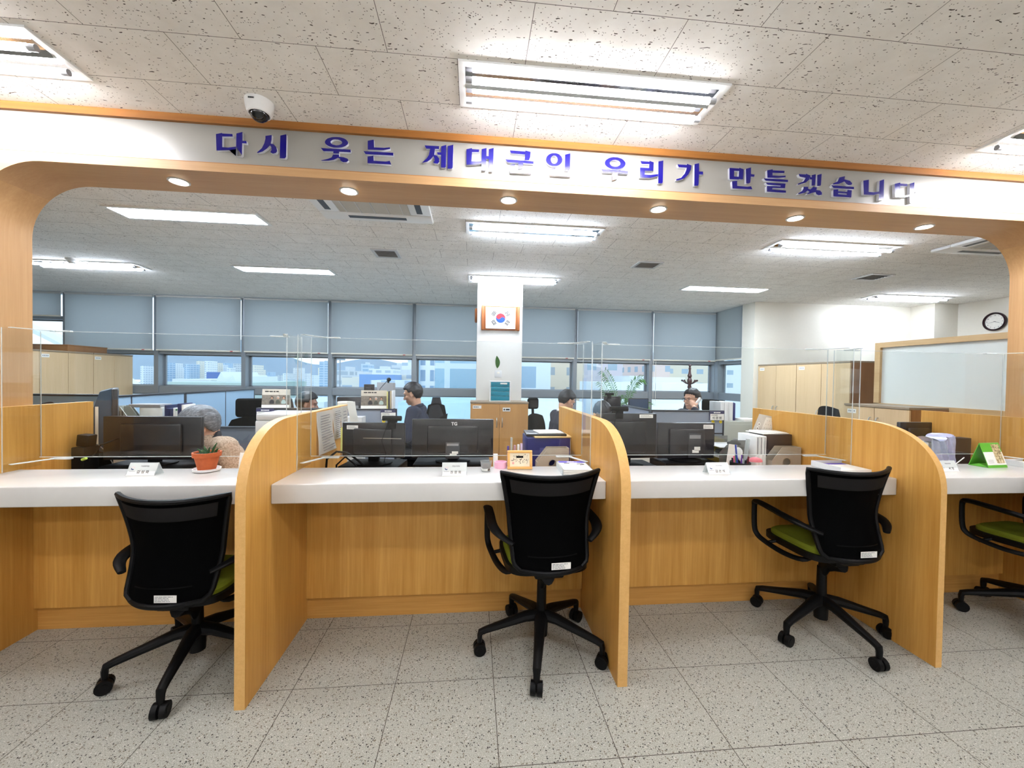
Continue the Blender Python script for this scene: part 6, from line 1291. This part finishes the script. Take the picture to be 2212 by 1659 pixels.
k = NT('oatmeal_fleece'); v = k.noise(k.coords(), 95, 4, .65); rr = k.ramp(v.outputs[0], [(.3, rgb(150, 126, 106)), (.5, rgb(196, 172, 150)), (.7, rgb(220, 200, 180))]); k.link(rr.outputs[0], k.b.inputs['Base Color']); k.b.inputs['Roughness'].default_value = .95; k.bump(v.outputs[0], .9, .012); FLEECE = k.m

# grey haired person in fleece, bent to the left over the desk
t, H, T, hip = person('grey haired person in an oatmeal fleece jacket bending over the desk, left', (-1.765, 3.26, 0), 150, lean=.50, head_pitch=-.62, head_yaw=-.52, head_shift=(.02, -.03, -.035), hair=GRYH, hair_vol=1.14, top=FLEECE, top_r=1.16, collar_mat=plain('black_collar_lining', (28, 28, 36), .8), fleece=True, hands={1: (.16, .36, .06), -1: (-.14, .36, .06)}, seat=.345)
m = MB(); m.box(-.042, .042, -.008, .008, -.035, .035, .006); m.move(Matrix.Translation(T(-.075, .165, .33)) @ Matrix.Rotation(-.50, 4, 'X') @ Matrix.Rotation(.40, 4, 'Z')); pk = part('chest_patch', m, plain('black_patch', (24, 24, 30), .6), t)
m = MB(); m.tube([(-.022, 0, -.004), (-.008, 0, .003), (.012, 0, .001), (.026, 0, .010)], [.003, .006, .0045, .001], 8, flat=(.5, 1)); m.move(Matrix.Translation(T(-.075, .165, .33)) @ Matrix.Rotation(-.50, 4, 'X') @ Matrix.Rotation(.40, 4, 'Z') @ Matrix.Translation((0, .009, 0))); part('chest_mark', m, PAPER, t)

t.scale = (1.04, 1.04, 1.04)
# man in navy, facing left by the pillar
person('dark haired man in a navy jacket facing left, beside the right photo calendar', (-.60, 4.72, 0), 82, lean=.10, head_pitch=-.30, hair=BLKH, hair_vol=1.06, top=NAVYJ, hands={1: (.2, .36, .22), -1: (-.2, .34, .22)}, seat=.45, own_seat=False)
# suited man reading, right of the pillar
person('black haired man in a dark suit bowed over his papers, facing right of the pillar', (1.03, 4.84, 0), -72, lean=.18, head_pitch=-.55, hair=BLKH, hair_vol=1.08, top=SUIT, collar_mat=PAPER, hands={1: (.14, .40, .26), -1: (-.16, .40, .26)}, seat=.39)
m = MB(); m.grid(lambda a, b: (-.02 + .04 * a * 0, -.10 + .2 * a, .0 + .27 * b), 4, 6, .0012); m.move(Matrix.Rotation(-.5, 4, 'Y')); single('document', m, PAPER, 'white sheet propped before the suited man reading', 'document', (1.50, 4.92, .9)) if False else m.bm.free()
# person with bowed head behind the dark monitor with the webcam
person('person with black hair and bowed head behind the monitor with webcam, mid right', (1.33, 4.20, 0), 180, lean=.25, head_pitch=-.75, hair=BLKH, hair_vol=1.06, top=NAVYJ, seat=.35, head_shift=(0, 0, -.035), voxel=.008)
# man on the phone
t, H, T, hip = person('man in glasses and dark suit holding a white phone to his ear', (2.80, 4.86, 0), 112, own_seat=False, lean=-.02, head_pitch=-.06, head_yaw=.0, hair=plain('brown_black_hair', (34, 28, 30), .5, var=.3, nscale=60), hair_vol=1.12, top=SUIT, collar_mat=plain('grey_shirt', (168, 172, 182), .8), glasses=True, hands={1: (.2, .30, .22), -1: (-.13, .15, .565)}, seat=.41)
loc = Matrix.Translation((2.80, 4.86, 0)) @ Matrix.Rotation(math.radians(112), 4, 'Z') @ H
m = MB(); m.box(-.022, .022, -.085, .085, -.012, .012, .007, 3); m.box(-.021, .021, .045, .085, -.012, .02, .006); m.box(-.021, .021, -.085, -.05, -.012, .018, .006)
R0 = Matrix.Rotation(math.radians(-90), 4, 'Y') @ Matrix.Rotation(math.radians(40), 4, 'Z')
ph = Matrix.Translation(Vector((-.108, .035, -.035))) @ Matrix.Rotation(math.radians(-38), 4, 'X') @ Matrix.Rotation(math.radians(90), 4, 'Y')
m.move(loc @ ph); single('telephone_handset', m, WHITEP, 'white telephone handset at the ear of the man in glasses', 'telephone')
# person in profile behind the printer
person('dark haired person in profile facing right behind the light grey printer', (-1.93, 4.62, 0), -80, lean=.12, head_pitch=-.18, hair=BLKH, hair_vol=1.1, top=plain('plum_jacket', (52, 44, 60), .85), skin=plain('skin_tan', (178, 132, 112), .55, var=.04), seat=.33, voxel=.008)
# ================================================================ the town outside the windows
m = MB(); m.box(-900, 900, 12, 1800, -26.5, -26); struct('ground', m, plain('town_ground', (176, 182, 182), .95, var=.12, nscale=.05), 'hazy ground of the town far below the windows', 'ground')  # distance haze mixed into the pale ground colour
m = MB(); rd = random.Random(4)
m.grid(lambda a, b: (-1500 + 1250 * a, 1500 + 300 * b, -26 + (1 - abs(2 * b - 1)) * (60 + 70 * math.exp(-((a - .46) / .16) ** 2) + 34 * math.sin(a * 9) ** 2)), 40, 8); struct('hill', m, plain('far_hill', (150, 166, 182), .95, var=.06, nscale=.01), 'hazy blue hill far behind the apartment towers on the left', 'hill', smooth=True)  # haze of the distance is put into the hill's blue colour
FA = [facade('tower_white', (232, 236, 240), (176, 192, 208), 4.5, 3.1, .9), facade('tower_cream', (232, 226, 212), (168, 180, 192), 5.0, 3.2, 1.1), facade('tower_blue', (196, 212, 228), (150, 178, 204), 6, 3.0, .6), facade('tower_grey', (208, 214, 220), (166, 178, 190), 7, 3.3, 1.0)]  # pale, low-contrast facade colours carry the skyline haze
def bld(name, label, px0, px1, pytop, d, depth, mat, cat='building', group=None, roofbox=True, zb=-26.0):
    A = ay(px0, pytop, d); B = ay(px1, pytop, d); zt = (A.z + B.z) / 2
    t = thing(name, label, cat, ((A.x + B.x) / 2, d + depth / 2, zb), group=group); hw = (B.x - A.x) / 2
    m = MB(); m.box(-hw, hw, -depth / 2, depth / 2, 0, zt - zb); part('walls', m, mat, t, smooth=False)
    if roofbox: m = MB(); m.box(-hw * .35, hw * .3, -depth * .2, depth * .2, zt - zb, zt - zb + max(1.5, hw * .14)); part('roof_house', m, plain('roof_pale', (206, 212, 218), .9), t, smooth=False)
    return t
rd = random.Random(21)
# skyline towers: left stretch tall slabs, then lower and wider apart
tow = []
x = 303
while x < 545:
    w = rd.choice([7, 8, 9, 11]); top = 792 + rd.uniform(-9, 8) - (6 if 395 < x < 470 else 0); tow.append((x, x + w, top, 610 + 45 * (len(tow) % 4))); x += w + rd.choice([2, 3, 5])
x = 548
while x < 715:
    w = rd.choice([8, 10, 13]); top = 806 + rd.uniform(-14, 10); tow.append((x, x + w, top, 600 + 50 * (len(tow) % 5))); x += w + rd.choice([4, 7, 9])
for k, (a, b, tp, d) in enumerate(tow):
    bld('apartment_tower', 'pale apartment tower in the hazy skyline beyond the left windows', a, b, tp, d, rd.uniform(12, 25), FA[rd.choice([0, 0, 1, 2, 3])], group='hazy skyline towers beyond the left windows', roofbox=False)
bld('exhibition_hall', 'long low hall with a pale flat roof beyond the second whole window from the left', 372, 456, 819, 210, 60, plain('hall_white', (226, 230, 230), .8), roofbox=False)
bld('hall', 'low building with a blue roof band beyond the second whole window', 446, 494, 804, 330, 40, plain('blue_hall', (92, 124, 186), .7), roofbox=False)
t = thing('folded_roof_hall', 'hall with a pointed white folded roof beyond the second whole window', 'building', tuple(ay(500, 832, 190))); m = MB(); S_ = 190 / 865
m.prism([(-28 * S_, -20), (-28 * S_, 2.5), (-20 * S_, 6), (-8 * S_, 0.5), (2 * S_, 4.5), (14 * S_, -1), (26 * S_, 4), (30 * S_, -20)], 0, 30, 'y'); part('roof', m, plain('hall_white', (226, 230, 230), .8), t, smooth=False)
bld('low_block', 'wide green-grey roofed block in front of the skyline beyond the second whole window', 344, 528, 826, 170, 60, plain('greengrey_roof', (190, 206, 200), .9), roofbox=False)
bld('apartment_tower', 'tall hazy blue tower left of the second acrylic screen edge', 690, 708, 781, 520, 25, FA[2], roofbox=True)
t = thing('light_mast', 'tall thin stadium light mast beyond the window behind the black printer', 'mast', tuple(ay(734, 850, 140))); m = MB(); m.cyl((0, 0, -24), (0, 0, 11.5), .28, .18, 8); part('pole', m, plain('mast_grey', (150, 158, 168), .6), t); m = MB(); m.box(-1.6, 1.6, -.4, .4, 11.2, 12.2); part('lamp_head', m, plain('mast_grey', (150, 158, 168), .6), t)
for a, b, tp, d, mt, lab in [(726, 752, 800, 150, 3, 'grey block under the light mast'), (750, 776, 808, 260, 1, 'cream block left of the blue roofed building'), (780, 795, 786, 330, 2, 'slim hazy tower above the blue roofed building'), (797, 850, 797, 210, 0, 'stepped white block above the blue roofed building'), (846, 868, 789, 240, 3, 'grey slab left of the mullion by the man in navy'), (868, 893, 783, 180, 0, 'white slab with window grid by the mullion'), (738, 800, 814, 120, 1, 'cream striped parking block below the skyline'), (842, 895, 810, 110, 1, 'pale striped block low beside the man in navy')]:
    bld('city_block', lab, a, b, tp, d, 20, FA[mt])
bld('blue_roof_hall', 'long bright blue building low in the window behind the webcam monitor', 776, 852, 809, 100, 20, plain('bright_blue_wall', (122, 164, 216), .6), roofbox=False)
bld('pale_low_hall', 'pale green and white low building under the blue one', 800, 893, 822, 80, 12, FA[0], roofbox=False)
bld('white_tower', 'white apartment tower with columns of paired windows left of the pillar', 905, 938, 760, 75, 18, facade('tower_paired', (238, 240, 242), (138, 164, 190), 1.75, 2.9, .42))
bld('blue_side_tower', 'pale blue end of the white tower by the mullion', 899, 906, 760, 74, .9, plain('pale_blue_wall', (170, 212, 236), .8), roofbox=False)
bld('glass_building', 'blue glass office building left of the pillar', 940, 1060, 770, 52, 14, facade('glass_blue', (206, 220, 230), (146, 180, 200), 9, 3.6, .35, .3), roofbox=False)
bld('white_office', 'white office building with blue glass right of the pillar', 1120, 1190, 770, 48, 12, facade('office_blue', (228, 234, 240), (150, 176, 196), 4.6, 5.0, 1.2), roofbox=False)
bld('beige_building', 'beige building with small square windows right of the pillar', 1189, 1262, 782, 60, 16, facade('beige_windows', (232, 212, 188), (160, 166, 172), 3.0, 3.0, .9), roofbox=False)
for a, b, tp, d, mt, lab in [(1262, 1345, 776, 66, (214, 204, 212), 'mauve grey block behind the acrylic screen edge'), (1336, 1405, 778, 88, (226, 226, 222), 'pale block above the palm'), (1408, 1448, 776, 70, (232, 208, 200), 'pinkish block left of the coat rack'), (1444, 1552, 774, 87, (224, 214, 194), 'cream building with tall windows behind the coat rack'), (1550, 1640, 770, 90, (226, 230, 232), 'white terraced building beyond the corner window')]:
    bld('city_block', lab, a, b, tp, d, 14, facade('wall_%d' % a, mt, (158, 176, 190), 3.6, 3.1, 1.0))
for a, b, tp, d, lab in [(1360, 1404, 812, 49, 'white flat roofed house below the palm'), (1405, 1480, 815, 39, 'white flat roofed house left of the coat rack'), (1300, 1372, 826, 37.5, 'pale flat roofed house behind the acrylic screen edge'), (1430, 1545, 828, 28, 'long white house below the coat rack')]:
    bld('white_house', lab, a, b, tp, d, 8, plain('house_white', (236, 240, 242), .85), roofbox=False)
for k, (a, b, tp, d) in enumerate([(560, 700, 868, 60), (860, 1030, 870, 30), (1130, 1260, 868, 26), (1380, 1560, 872, 24)]):
    bld('low_roof', ['low pale roof seen through the lower window left of the first divider', 'low pale blue roof through the lower window behind the man in navy', 'low pale roof through the lower window behind the suited man', 'low white roof through the lower window behind the man on the phone'][k], a, b, tp, d, 14, plain('low_roof_%d' % k, [(214, 222, 226), (176, 206, 220), (218, 226, 230), (232, 236, 238)][k], .85, var=.08, nscale=.4), roofbox=False)
t = thing('white_arch_roof', 'sweeping white arched roof outside the far left window', 'building', tuple(ay(60, 790, 120))); m = MB(); m.tube([Vector((-30 + 60 * k / 16, 0, -6 + 22 * math.cos((k / 16 - .15) * PI * .62))) for k in range(17)], 1.6, 8); part('arch_beam', m, plain('house_white', (236, 240, 242), .85), t); m = MB(); m.grid(lambda a, b: (-28 + 56 * a, 1 + 20 * b, -14 + 14 * math.cos((a - .15) * PI * .55)), 12, 4, .4); part('roof', m, plain('hall_white', (226, 230, 230), .8), t)
